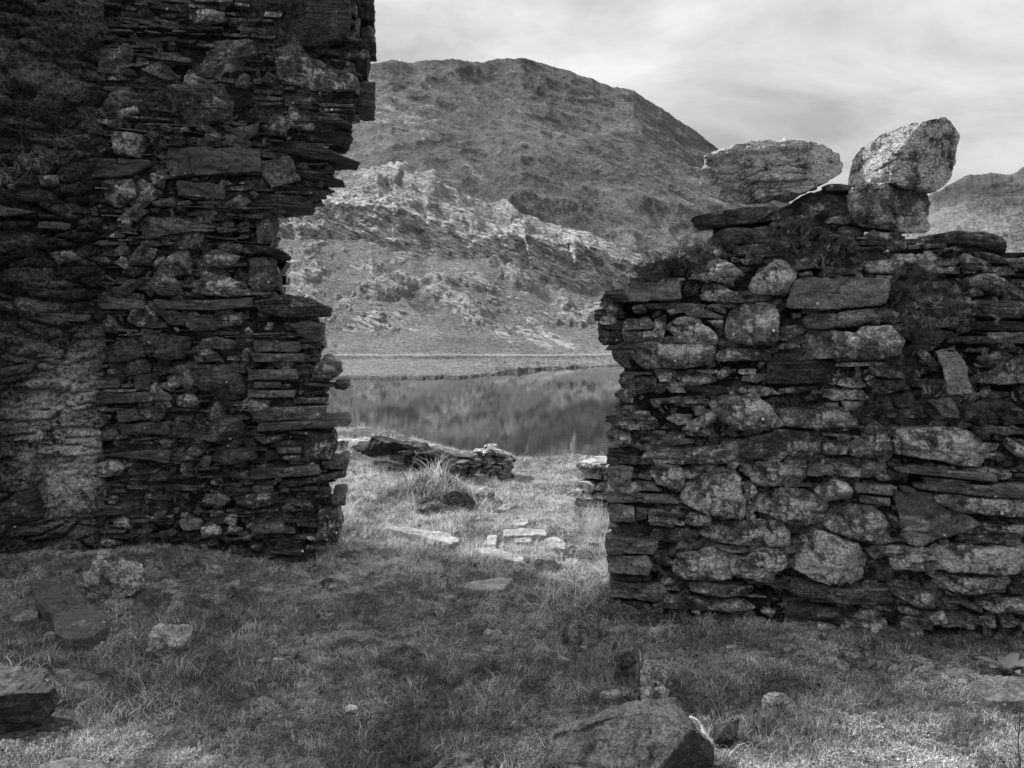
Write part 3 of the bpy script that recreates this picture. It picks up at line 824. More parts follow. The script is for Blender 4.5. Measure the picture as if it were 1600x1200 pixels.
def core(acc, fr, poly, dfront, dback, res=0.06, seed=0, amp=0.02):
    """rubble and earth heart: an outline filled with a gridded front and back"""
    P = np.asarray(poly, float); lo = P.min(0); hi = P.max(0)
    nx = int((hi[0]-lo[0])/res)+2; nz = int((hi[1]-lo[1])/res)+2
    us = np.linspace(lo[0], hi[0], nx); ws = np.linspace(lo[1], hi[1], nz)
    U, W = np.meshgrid(us, ws)
    cu, cw = (U[:-1, :-1]+U[1:, 1:])/2, (W[:-1, :-1]+W[1:, 1:])/2
    ins = in_poly(np.stack([cu.ravel(), cw.ravel()], 1), P).reshape(cu.shape)
    for side, dd in ((0, dfront), (1, dback)):
        p = np.stack([U.ravel(), np.full(U.size, dd), W.ravel()], 1)
        k = fbm(p*8+seed, 4)*amp*2; p[:, 1] += k*(1 if side == 0 else -1)
        q = grid_quads(nz, nx)[ins.ravel()]
        acc.add(fr.world(p[:, 0], p[:, 2], p[:, 1]), q if side == 0 else q[:, ::-1])
    # rim
    q = []; V = []; n = 0
    I = np.pad(ins, 1)
    def wall_(a, b):
        nonlocal n
        for t in (a, b): V.append((t[0], dfront, t[1])); V.append((t[0], dback, t[1]))
        q.append((n, n+2, n+3, n+1)); n += 4
    for i in range(ins.shape[0]):
        for j in range(ins.shape[1]):
            if not ins[i, j]: continue
            x0, x1, z0, z1 = us[j], us[j+1], ws[i], ws[i+1]
            if not I[i, j+1]: wall_((x1, z0), (x0, z0))
            if not I[i+2, j+1]: wall_((x0, z1), (x1, z1))
            if not I[i+1, j]: wall_((x0, z0), (x0, z1))
            if not I[i+1, j+2]: wall_((x1, z1), (x1, z0))
    V = np.array(V); acc.add(fr.world(V[:, 0], V[:, 2], V[:, 1]), np.array(q))

def T(ox, oy, s, pts):            # traced points in an enlarged view -> photo pixels
    return [(ox+x/s, oy+y/s) for x, y in pts]
C1 = (920, 180, 2.857); C2 = (1200, 180, 2.857); C3 = (920, 580, 2.857); C4 = (1200, 580, 2.5525)
# right wall: (view, kind, tone, lichen, protrusion, depth, outline)
RW = [
 (C1,'rough',.55,.7,.03,.25,[(400,700),(450,660),(560,635),(640,670),(718,715),(700,748),(640,752),(540,735),(410,725)]),
 (C1,'round',.55,.8,.04,.25,[(718,760),(760,700),(830,650),(890,640),(945,665),(930,720),(900,790),(820,800),(740,795)]),
 (C1,'slab',.35,.3,.01,.25,[(160,800),(200,745),(400,740),(410,820),(300,830),(165,830)]),
 (C1,'rough',.4,.6,.0,.2,[(480,760),(520,745),(600,765),(655,790),(655,825),(600,838),(500,825)]),
 (C1,'slate',.2,.1,.0,.35,[(40,820),(60,800),(110,790),(165,800),(165,835),(60,835)]),
 (C1,'slate',.2,.1,-.01,.35,[(18,870),(60,862),(145,855),(155,905),(25,915)]),
 (C1,'slate',.15,.15,-.02,.35,[(35,930),(110,905),(155,930),(155,1000),(65,1030),(40,985)]),
 (C1,'rough',.4,.35,.02,.2,[(145,915),(260,900),(300,945),(270,960),(150,965)]),
 (C1,'rough',.42,.4,.025,.2,[(150,964),(260,962),(318,990),(290,1015),(170,1020)]),
 (C1,'rough',.5,.7,.03,.2,[(350,945),(400,900),(470,905),(530,945),(575,985),(560,1020),(480,1025),(400,1000)]),
 (C1,'round',.45,.6,.04,.3,[(100,1060),(130,1020),(200,1012),(350,1018),(440,1022),(548,1026),(548,1110),(450,1125),(300,1140),(160,1145),(105,1100)]),
 (C1,'slab',.4,.3,.0,.2,[(430,885),(520,865),(600,900),(595,912),(440,898)]),
 (C1,'rough',.5,.6,.0,.2,[(520,915),(600,915),(595,955),(560,945)]),
 (C1,'round',.5,.55,.05,.25,[(610,960),(640,880),(700,835),(820,840),(850,880),(845,1000),(830,1025),(700,1020),(615,1000)]),
 (C1,'slab',.4,.4,.0,.2,[(575,1020),(590,1005),(670,1015),(670,1030),(600,1034)]),
 (C1,'rough',.5,.6,.015,.2,[(572,1065),(590,1045),(680,1030),(722,1045),(725,1090),(600,1100),(575,1095)]),
 (C1,'rough',.4,.4,.0,.2,[(850,945),(930,935),(960,960),(900,990),(850,985)]),
 (C1,'slab',.35,.3,-.01,.2,[(640,595),(720,580),(790,585),(790,620),(660,622)]),
 (C1,'slab',.2,.2,-.02,.2,[(670,640),(780,630),(770,665),(690,668)]),
 (C1,'slab',.25,.2,-.01,.2,[(280,842),(400,835),(390,860),(290,866)]),
 (C1,'rough',.25,.2,-.02,.2,[(305,905),(345,890),(350,950),(320,950)]),
 (C1,'slab',.4,.4,-.01,.2,[(540,857),(610,865),(612,890),(560,877)]),
 (C2,'slab',.42,.35,.05,.3,[(90,850),(135,730),(330,722),(525,735),(530,780),(515,840),(300,862),(110,862)]),
 (C2,'rough',.42,.35,.03,.3,[(160,910),(200,885),(380,870),(460,862),(480,905),(400,940),(220,955),(175,945)]),
 (C2,'rough',.5,.5,.07,.3,[(40,1070),(80,1010),(200,975),(300,965),(400,975),(415,945),(545,945),(605,1010),(570,1070),(480,1090),(300,1090),(120,1095)]),
 (C2,'slab',.5,.7,-.05,.2,[(410,660),(435,645),(520,722),(400,724)]),
 (C2,'rough',.38,.6,-.06,.3,[(445,640),(600,617),(780,612),(820,640),(790,700),(660,720),(540,710),(460,690)]),
 (C2,'rough',.5,.6,-.05,.25,[(420,560),(470,512),(560,520),(625,540),(620,590),(540,605),(430,595)]),
 (C2,'slab',.5,.6,-.05,.2,[(230,540),(300,525),(370,560),(385,590),(300,575),(235,560)]),
 (C2,'strata',.32,.35,-.12,.3,[(720,530),(830,515),(960,515),(1040,540),(1080,600),(1060,615),(980,590),(850,572),(740,562)]),
 (C2,'rough',.5,.55,-.10,.3,[(860,640),(880,615),(960,640),(1040,675),(1060,700),(960,700),(870,680)]),
 (C2,'round',.42,.55,-.07,.3,[(900,730),(960,705),(1060,730),(1143,790),(1170,835),(1143,832),(1000,800),(910,770)]),
 (C2,'rough',.6,.6,-.04,.2,[(905,790),(930,765),(975,800),(960,810),(910,815)]),
 (C2,'strata',.42,.35,-.04,.35,[(660,830),(760,812),(900,822),(1143,832),(1160,870),(1143,905),(900,893),(700,868)]),
 (C2,'slate',.15,.2,-.08,.3,[(860,915),(1000,918),(1180,925),(1180,975),(980,962),(860,955)]),
 (C2,'slab',.55,.5,-.03,.3,[(980,970),(1180,968),(1180,1018),(1025,1018),(985,990)]),
 (C2,'slab',.18,.2,-.03,.3,[(860,990),(978,985),(1020,1000),(1020,1020),(880,1022)]),
 (C2,'rough',.28,.4,-.04,.3,[(440,1140),(480,1090),(640,1040),(680,1080),(720,1150),(640,1180),(480,1165)]),
 (C2,'slab',.35,.35,-.03,.2,[(655,1055),(700,1040),(770,1120),(720,1125)]),
 (C2,'rough',.42,.5,-.06,.3,[(940,1080),(1040,1050),(1100,1080),(1010,1140),(950,1120)]),
 (C2,'rough',.5,.6,-.02,.3,[(920,1190),(1060,1110),(1180,1070),(1180,1195),(1050,1205)]),
 (C2,'rough',.4,.4,-.03,.2,[(480,872),(530,855),(580,910),(540,930),(480,903)]),
 (C2,'slate',.25,.3,.03,.3,[(0,1107),(180,1100),(380,1105),(385,1195),(180,1200),(0,1198)]),
 (C2,'slab',.45,.3,.0,.2,[(390,1105),(415,1110),(415,1190),(390,1190)]),
 (C2,'slab',.32,.3,-.1,.25,[(915,612),(1000,610),(1060,636),(1020,650),(930,635)]),
 (C2,'slab',.35,.3,-.0,.2,[(100,880),(150,880),(155,905),(110,910)]),
 (C2,'rough',.3,.4,.0,.2,[(60,945),(140,937),(172,968),(100,1000),(60,985)]),
 (C2,'slab',.45,.5,-.1,.3,[(1060,645),(1180,630),(1180,690),(1090,682)]),
 (C3,'rough',.38,.4,.0,.35,[(140,30),(200,20),(215,110),(170,135),(145,80)]),
 (C3,'rough',.4,.5,.01,.2,[(280,40),(400,15),(560,25),(560,52),(400,72),(290,75)]),
 (C3,'round',.5,.6,.05,.25,[(540,140),(640,115),(740,103),(800,150),(860,240),(740,290),(640,245),(560,195)]),
 (C3,'rough',.6,.6,.02,.2,[(340,215),(380,195),(460,200),(440,235),(400,248)]),
 (C3,'rough',.6,.5,.02,.2,[(465,225),(520,180),(550,180),(570,215),(520,250),(470,252)]),
 (C3,'rough',.5,.5,.0,.2,[(465,260),(550,255),(555,290),(465,295)]),
 (C3,'strata',.4,.5,.0,.35,[(115,240),(150,190),(260,195),(330,240),(310,265),(190,265)]),
 (C3,'rough',.45,.5,.01,.35,[(80,268),(185,270),(190,335),(85,340)]),
 (C3,'slate',.2,.2,.0,.35,[(78,378),(210,373),(215,417),(80,420)]),
 (C3,'slab',.5,.3,.02,.35,[(80,430),(200,430),(185,515),(95,520)]),
 (C3,'slab',.42,.3,.0,.25,[(190,490),(280,495),(325,533),(200,536)]),
 (C3,'slab',.42,.3,.01,.35,[(92,537),(200,545),(350,550),(400,592),(330,590),(95,586)]),
 (C3,'slab',.45,.5,.015,.35,[(92,592),(200,602),(205,670),(98,680)]),
 (C3,'slab',.45,.3,.0,.2,[(210,612),(265,617),(260,665),(210,670)]),
 (C3,'slab',.5,.35,.02,.25,[(270,617),(360,625),(405,670),(380,700),(270,690)]),
 (C3,'slate',.2,.2,.0,.35,[(85,690),(200,685),(350,710),(390,742),(280,745),(85,735)]),
 (C3,'slab',.48,.3,.02,.35,[(88,742),(280,752),(310,770),(290,820),(90,817)]),
 (C3,'slab',.48,.3,.03,.35,[(88,825),(250,828),(280,870),(260,907),(90,902)]),
 (C3,'slate',.2,.2,.0,.3,[(92,906),(270,915),(275,942),(92,937)]),
 (C3,'slab',.36,.4,.02,.35,[(95,945),(330,950),(345,990),(320,1030),(100,1010)]),
 (C3,'rough',.5,.6,.03,.2,[(270,445),(300,410),(410,425),(425,510),(390,535),(300,500)]),
 (C3,'rough',.4,.45,.02,.25,[(245,385),(270,345),(420,340),(560,335),(670,325),(680,380),(600,420),(440,417),(260,405)]),
 (C3,'rough',.28,.45,.03,.25,[(685,370),(735,300),(860,262),(1000,270),(1135,280),(1130,390),(1040,410),(900,400),(700,388)]),
 (C3,'rough',.45,.6,.04,.25,[(680,430),(740,405),(830,398),(900,420),(1030,430),(1010,500),(940,540),(860,520),(760,510),(690,470)]),
 (C3,'rough',.5,.7,.05,.25,[(400,590),(440,500),(520,467),(670,472),(680,530),(688,665),(640,660),(480,627),(410,600)]),
 (C3,'rough',.5,.6,.02,.2,[(680,500),(740,502),(755,550),(715,600),(690,570)]),
 (C3,'rough',.45,.65,.05,.25,[(715,610),(760,560),(850,525),(960,545),(1070,562),(1090,620),(1020,690),(900,690),(800,640),(720,630)]),
 (C3,'rough',.5,.65,.02,.2,[(425,680),(450,630),(550,650),(550,695),(480,695)]),
 (C3,'rough',.42,.6,.03,.25,[(490,735),(560,680),(660,667),(800,677),(890,715),(905,770),(860,795),(740,790),(640,775),(575,765)]),
 (C3,'rough',.25,.3,-.01,.2,[(385,795),(420,740),(500,752),(540,795)]),
 (C3,'slab',.45,.5,.0,.2,[(550,775),(680,780),(745,800),(700,815),(620,810)]),
 (C3,'rough',.5,.65,.04,.25,[(370,870),(400,820),(560,797),(640,832),(630,930),(440,935),(385,900)]),
 (C3,'rough',.5,.7,.035,.25,[(640,860),(740,812),(830,802),(885,830),(870,890),(830,905),(820,950),(740,935),(645,915)]),
 (C3,'rough',.38,.5,.02,.25,[(445,952),(560,948),(700,967),(870,990),(870,1010),(780,1025),(600,1010),(460,990)]),
 (C3,'rough',.38,.5,.01,.25,[(400,1022),(560,1017),(700,1042),(740,1070),(560,1075),(400,1052)]),
 (C3,'rough',.45,.6,.0,.2,[(425,430),(520,425),(520,455),(430,490)]),
 (C3,'rough',.3,.4,.0,.2,[(530,465),(560,430),(640,440),(625,466)]),
 (C3,'strata',.3,.3,.0,.25,[(200,282),(430,280),(430,330),(230,332)]),
 (C3,'rough',.4,.5,.0,.2,[(260,132),(410,112),(415,142),(270,152)]),
 (C3,'strata',.35,.4,.0,.2,[(425,115),(540,102),(540,142),(430,152)]),
 (C3,'rough',.3,.3,.02,.25,[(100,1060),(180,1050),(200,1110),(140,1135),(100,1110)]),
 (C3,'slab',.4,.3,.0,.2,[(260,1070),(330,1055),(335,1080),(265,1085)]),
 (C4,'rough',.6,.95,.05,.25,[(95,690),(130,640),(220,650),(370,702),(440,800),(455,860),(340,860),(200,845),(110,800)]),
 (C4,'rough',.42,.5,.03,.25,[(30,160),(120,150),(320,150),(350,180),(345,225),(240,232),(80,220)]),
 (C4,'rough',.4,.5,.04,.25,[(325,290),(400,240),(430,195),(460,220),(510,290),(500,330),(440,355),(345,340)]),
 (C4,'rough',.6,.75,.06,.25,[(530,240),(600,228),(720,230),(860,260),(960,310),(900,350),(850,385),(740,370),(600,345),(530,330)]),
 (C4,'rough',.6,.8,.03,.25,[(950,262),(1060,320),(1060,360),(975,320)]),
 (C4,'slab',.4,.4,.03,.25,[(510,387),(600,377),(760,397),(900,412),(905,440),(780,430),(530,405)]),
 (C4,'slab',.42,.4,.02,.2,[(155,382),(250,372),(260,410),(190,425),(155,420)]),
 (C4,'round',.45,.7,.04,.2,[(190,480),(260,422),(340,462),(345,510),(250,525),(200,505)]),
 (C4,'slab',.5,.45,.03,.2,[(348,448),(500,458),(500,500),(350,482)]),
 (C4,'slab',.5,.3,.02,.2,[(365,492),(490,507),(485,540),(370,525)]),
 (C4,'round',.38,.6,.05,.25,[(210,600),(290,550),(400,540),(470,580),(510,650),(500,710),(400,690),(260,650)]),
 (C4,'slab',.42,.4,.0,.25,[(515,510),(520,485),(660,490),(680,540),(800,580),(850,610),(700,660),(620,690),(560,680),(530,600)]),
 (C4,'slab',.28,.4,.05,.25,[(600,460),(700,447),(1060,460),(1060,505),(860,500),(620,475)]),
 (C4,'rough',.42,.6,.06,.25,[(670,510),(720,495),(880,510),(1060,525),(1060,587),(900,577),(760,560),(690,530)]),
 (C4,'rough',.35,.45,.01,.2,[(285,400),(290,342),(360,347),(500,372),(480,400),(400,430),(290,420)]),
 (C4,'slab',.62,.3,.02,.2,[(380,700),(460,712),(430,755),(400,735)]),
 (C4,'rough',.42,.6,.02,.2,[(495,712),(620,702),(625,800),(500,800),(490,750)]),
 (C4,'round',.5,.75,.05,.3,[(635,730),(660,690),(740,700),(880,712),(1060,707),(1060,822),(880,820),(740,810),(650,780)]),
 (C4,'rough',.5,.6,.03,.25,[(490,805),(700,812),(900,832),(1060,837),(1060,902),(850,895),(620,872),(530,850)]),
 (C4,'rough',.4,.5,.02,.25,[(500,872),(620,882),(690,910),(690,950),(600,945),(510,900)]),
 (C4,'slab',.55,.4,.02,.2,[(695,915),(780,920),(740,945),(710,940)]),
 (C4,'rough',.5,.55,.02,.25,[(800,925),(900,910),(1060,910),(1060,977),(900,965),(830,945)]),
 (C4,'slate',.32,.35,.04,.25,[(80,870),(120,840),(300,870),(490,877),(480,945),(300,935),(120,910)]),
 (C4,'rough',.2,.2,.01,.25,[(80,937),(280,947),(300,990),(200,1000),(80,990)]),
 (C4,'rough',.42,.6,.03,.25,[(90,1002),(200,1005),(280,1035),(280,1060),(180,1075),(110,1050)]),
 (C4,'rough',.42,.6,.04,.25,[(295,1060),(310,980),(480,962),(490,1020),(480,1085),(380,1085)]),
 (C4,'rough',.35,.4,.02,.2,[(515,942),(560,945),(620,965),(600,977),(520,972)]),
 (C4,'rough',.4,.6,.03,.2,[(530,1000),(600,985),(620,1040),(640,1110),(600,1140),(530,1130)]),
 (C4,'rough',.55,.8,.02,.2,[(640,982),(700,960),(720,1010),(660,1020)]),
 (C4,'rough',.42,.6,.02,.2,[(850,632),(870,607),(1060,620),(1060,662),(900,642)]),
 (C4,'rough',.28,.4,.01,.2,[(820,672),(880,652),(1060,672),(1000,695),(850,692)]),
 (C4,'rough',.5,.8,.04,.2,[(0,602),(60,612),(95,652),(90,700),(0,710),(-20,650)]),
 (C4,'rough',.42,.6,.03,.2,[(0,722),(70,712),(80,760),(60,800),(0,805),(-15,760)]),
 (C4,'slab',.42,.25,.05,.12,[(640,120),(740,100),(770,190),(700,190),(670,150)]),
]
FR = px_frame((945, 4.62), (1600, 4.12))
BR = FR
def wall_stones(table, fr, root, mat_of, cap=100, grow=1.0, shade=0.0, res=0.0085):
    items = []
    for i, (v, kind, tone, lich, prot, depth, pts) in enumerate(table):
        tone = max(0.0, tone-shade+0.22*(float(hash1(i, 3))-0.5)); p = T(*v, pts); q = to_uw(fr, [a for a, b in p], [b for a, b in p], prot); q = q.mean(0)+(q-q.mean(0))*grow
        items.append((abs(area2(q)), i, kind, tone, lich, prot, depth, q))
    items.sort(key=lambda x: -x[0])
    rest = Acc()
    for n, (ar, i, kind, tone, lich, prot, depth, q) in enumerate(items):
        if n < cap:
            a = Acc(); stone(a, fr, q, prot, depth, i+1, kind, tone, lich, res=res)
            c = q.mean(0); a.build('stone', mat_of(kind, i), root, fr.world(c[0], c[1], 0.0))
        else: stone(rest, fr, q, prot, depth, i+1, kind, tone, lich, res=res)
    return [x[-1] for x in items], rest

def mortar(fr, lo, hi, wtop, wlo, whi, umin, umax, seed, d0=-0.055, amp=0.03, res=0.012, recess=None):
    us = np.arange(umin, umax, res); ws = np.arange(wlo, whi, res)
    U, W = np.meshgrid(us, ws); p = np.stack([U.ravel(), np.zeros(U.size), W.ravel()], 1)
    n = fbm(p*3+seed, 3)*amp+fbm(p*np.array([12, 1, 18])+seed, 4, .6)*amp*0.55+fbm(p*50, 2)*0.006
    rec = np.zeros(U.size)
    if recess is not None:
        P3 = fr.world(p[:, 0], p[:, 2], 0*p[:, 0]); px = 800+P3[:, 0]/P3[:, 1]*F; py = HY-(P3[:, 2]-EYE)/P3[:, 1]*F
        rec = 0.13*smooth((px-1385)/40.)*smooth((655-py)/30.)+0.07*smooth((395-py)/40.)
    V = fr.world(p[:, 0], p[:, 2], d0+n-rec)
    lo_ = np.array([lo(w) for w in ws]); hi_ = np.array([hi(w) for w in ws]); tp_ = np.array([wtop(u) for u in us])
    ok = (U > lo_[:, None]+0.06) & (U < hi_[:, None]-0.06) & (W < tp_[None]-0.03)
    k = ok[:-1, :-1] & ok[1:, 1:] & ok[1:, :-1] & ok[:-1, 1:]
    a = Acc(); a.add(V, grid_quads(len(ws), len(us))[k.ravel()], None, 0.02, 0.10*(fbm(p*2+5, 2) > 0)); return a
def wedge_stones(acc, fr, n, u0, u1, w0, w1, ok, traced, seed, tone, prot=(-.03, .012), size=(.045, .12), recess=None):
    r_ = np.random.default_rng(seed); boxes = [(t.min(0), t.max(0), t) for t in traced]; done = 0; placed = []
    for _ in range(n*6):
        if done >= n: break
        c = np.array([r_.uniform(u0, u1), r_.uniform(w0, w1)])
        if not ok(c[0], c[1]): continue
        if any(lo[0] < c[0] < hi[0] and lo[1] < c[1] < hi[1] and in_poly(c[None], t)[0] for lo, hi, t in boxes): continue
        sz = r_.uniform(*size); asp = r_.uniform(.45, .95)
        if any(abs(c[0]-p[0]) < (sz+p[2])*.45 and abs(c[1]-p[1]) < (sz+p[2])*.3 for p in placed): continue
        k = int(r_.integers(4, 7)); an = np.sort(np.linspace(0, 2*np.pi, k, endpoint=False)+r_.normal(0, .3, k)); ra = r_.uniform(.7, 1.1, k)
        q = np.stack([np.cos(an)*ra*sz*.6, np.sin(an)*ra*sz*.6*asp], 1); ro = r_.normal(0, .25)
        q = q@np.array([[math.cos(ro), math.sin(ro)], [-math.sin(ro), math.cos(ro)]])+c
        pr = r_.uniform(*prot)-(recess(c[0], c[1]) if recess else 0)
        stone(acc, fr, q, pr, .12, 2000+int(r_.integers(5000)), 'rough' if r_.random() < .7 else 'slab', r_.uniform(*tone), r_.uniform(.1, .7), res=.0095)
        placed.append((c[0], c[1], sz)); done += 1
# ---- right wall
zr = 0.0
root = empty('stone_wall', tuple(FR.world(1.6, 0.0, -0.3)))
tag(root, 'lower broken dry stone wall with two big boulders balanced on top', 'ruined wall')
mof = lambda k, i: M_dark if k == 'slate' else (M_smooth if k == 'slab' else M_wall)
polysR, restR = wall_stones(RW, FR, root, mof, grow=1.07, shade=0.07)
eL = [(950, 1060), (950, 950), (950, 700), (950, 660), (960, 630), (972, 600), (962, 560), (945, 520), (930, 500), (932, 472), (960, 455), (985, 430), (1045, 402), (1100, 385), (1115, 350)]
wv, uv = prof_u(FR, eL)
loR = lambda w: float(np.interp(w, wv, uv))
tpR = [(900, 470), (940, 468), (985, 440), (1045, 408), (1100, 385), (1112, 352), (1150, 338), (1215, 326), (1240, 312), (1280, 302), (1325, 300), (1336, 362), (1350, 368), (1440, 375), (1460, 372), (1560, 372), (1600, 380)]
qt = to_uw(FR, [p[0] for p in tpR], [p[1] for p in tpR])
U_END = 5.2
topR = lambda u: float(np.interp(u, qt[:, 0], qt[:, 1])) - 0.10*max(0.0, u-2.7)
def recR(u, w):
    p = FR.world(u, w, 0.0); px = 800+p[0]/p[1]*F; py = HY-(p[2]-EYE)/p[1]*F
    if px > 1600: return 0.20*max(0.0, 1-(px-1600)/250)*float(smooth(np.array((655-py)/30.)))*(0.65+0.35*float(smooth(np.array((395-py)/40.))))
    return 0.13*float(smooth(np.array((px-1385)/40.))*smooth(np.array((655-py)/30.))) + 0.07*float(smooth(np.array((395-py)/40.)))
courses(restR, FR, loR, lambda w: U_END, topR, polysR, 11, dfront=-0.024, tone=(0.05, 0.52), lich=(0.15, 0.75), recess=recR, th=(0.022, 0.072), ln=(0.07, 0.24), res=0.012, jit=0.022, edge_jit=0.012, chaos=True)
wedge_stones(restR, FR, 170, .08, 2.7, .02, 2.0, lambda u, w: u > loR(w)+.06 and w < topR(u)-.06, polysR, 5, (.1, .55), recess=recR)
restR.build('packing_stones', M_wall, root, FR.world(1.6, 0, 0))['kind'] = 'stuff'
TH = 0.62
a = Acc()
FB = Frame(FR.world(0, 0, -TH), FR.u, FR.w, -FR.d)
courses(a, FB, loR, lambda w: U_END, topR, [], 12, dfront=0, tone=(0.2, 0.6), th=(0.04, 0.12), ln=(0.12, 0.5), res=0.035, cull=False, depth=0.25)
# end face towards the doorway
FE = Frame(FR.world(0, 0, 0), -FR.d, FR.w, -FR.u)
a2 = Acc()
def add_end(acc, fr0, lo, sign, wmax, seed, res=0.02, tone=(0.2, 0.6), thick=TH, topcut=None):
    """jamb stones: blocks laid through the thickness of the wall at its broken end"""
    r_ = np.random.default_rng(seed); w = -0.2
    while w < wmax:
        h = r_.uniform(0.03, 0.10); e = lo(w+h/2)
        u0, u1 = (e+r_.uniform(-0.01, 0.03), e+r_.uniform(0.16, 0.3)) if sign > 0 else (e-r_.uniform(0.16, 0.3), e+r_.uniform(-0.03, 0.02))
        d = -0.09
        while d > -thick+0.02:
            dl = r_.uniform(0.12, 0.28); dl = min(dl, thick+d)
            if dl < 0.05: break
            o = r_.uniform(-0.012, 0.012)
            block(acc, fr0, u0+o, u1+o, w+0.001, w+h-0.003, d, dl-0.004, int(r_.integers(1e6)), r_.uniform(*tone), r_.uniform(0.1, 0.6), strata=r_.uniform(0.3, 1.2), res=res)
            d -= dl
        w += h
add_end(a, FR, loR, 1, topR(0.3), 21)
a.build('rear_and_end_stones', M_wall, root, FR.world(1.6, 0, -0.3))['kind'] = 'stuff'
a = Acc()
ws_ = np.linspace(-0.3, 2.15, 30)
lft = [(loR(w)+0.10, w) for w in ws_ if w < topR(loR(w)+0.1)-0.05]
us_ = np.linspace(lft[-1][0]+0.02, U_END-0.05, 40)
core(a, FR, lft+[(u, topR(u)-0.05) for u in us_]+[(U_END-0.05, -0.3)], -0.25, -TH+0.1, 0.05)
a.build('rubble_core', M_soil, root, FR.world(1.6, 0, -0.3))
mortar(FR, loR, lambda w: U_END, topR, -0.1, 2.1, -0.1, 3.0, 3, d0=-0.058, recess=True).build('earth_packing', M_render, root, FR.world(1.6, 0, -0.3))

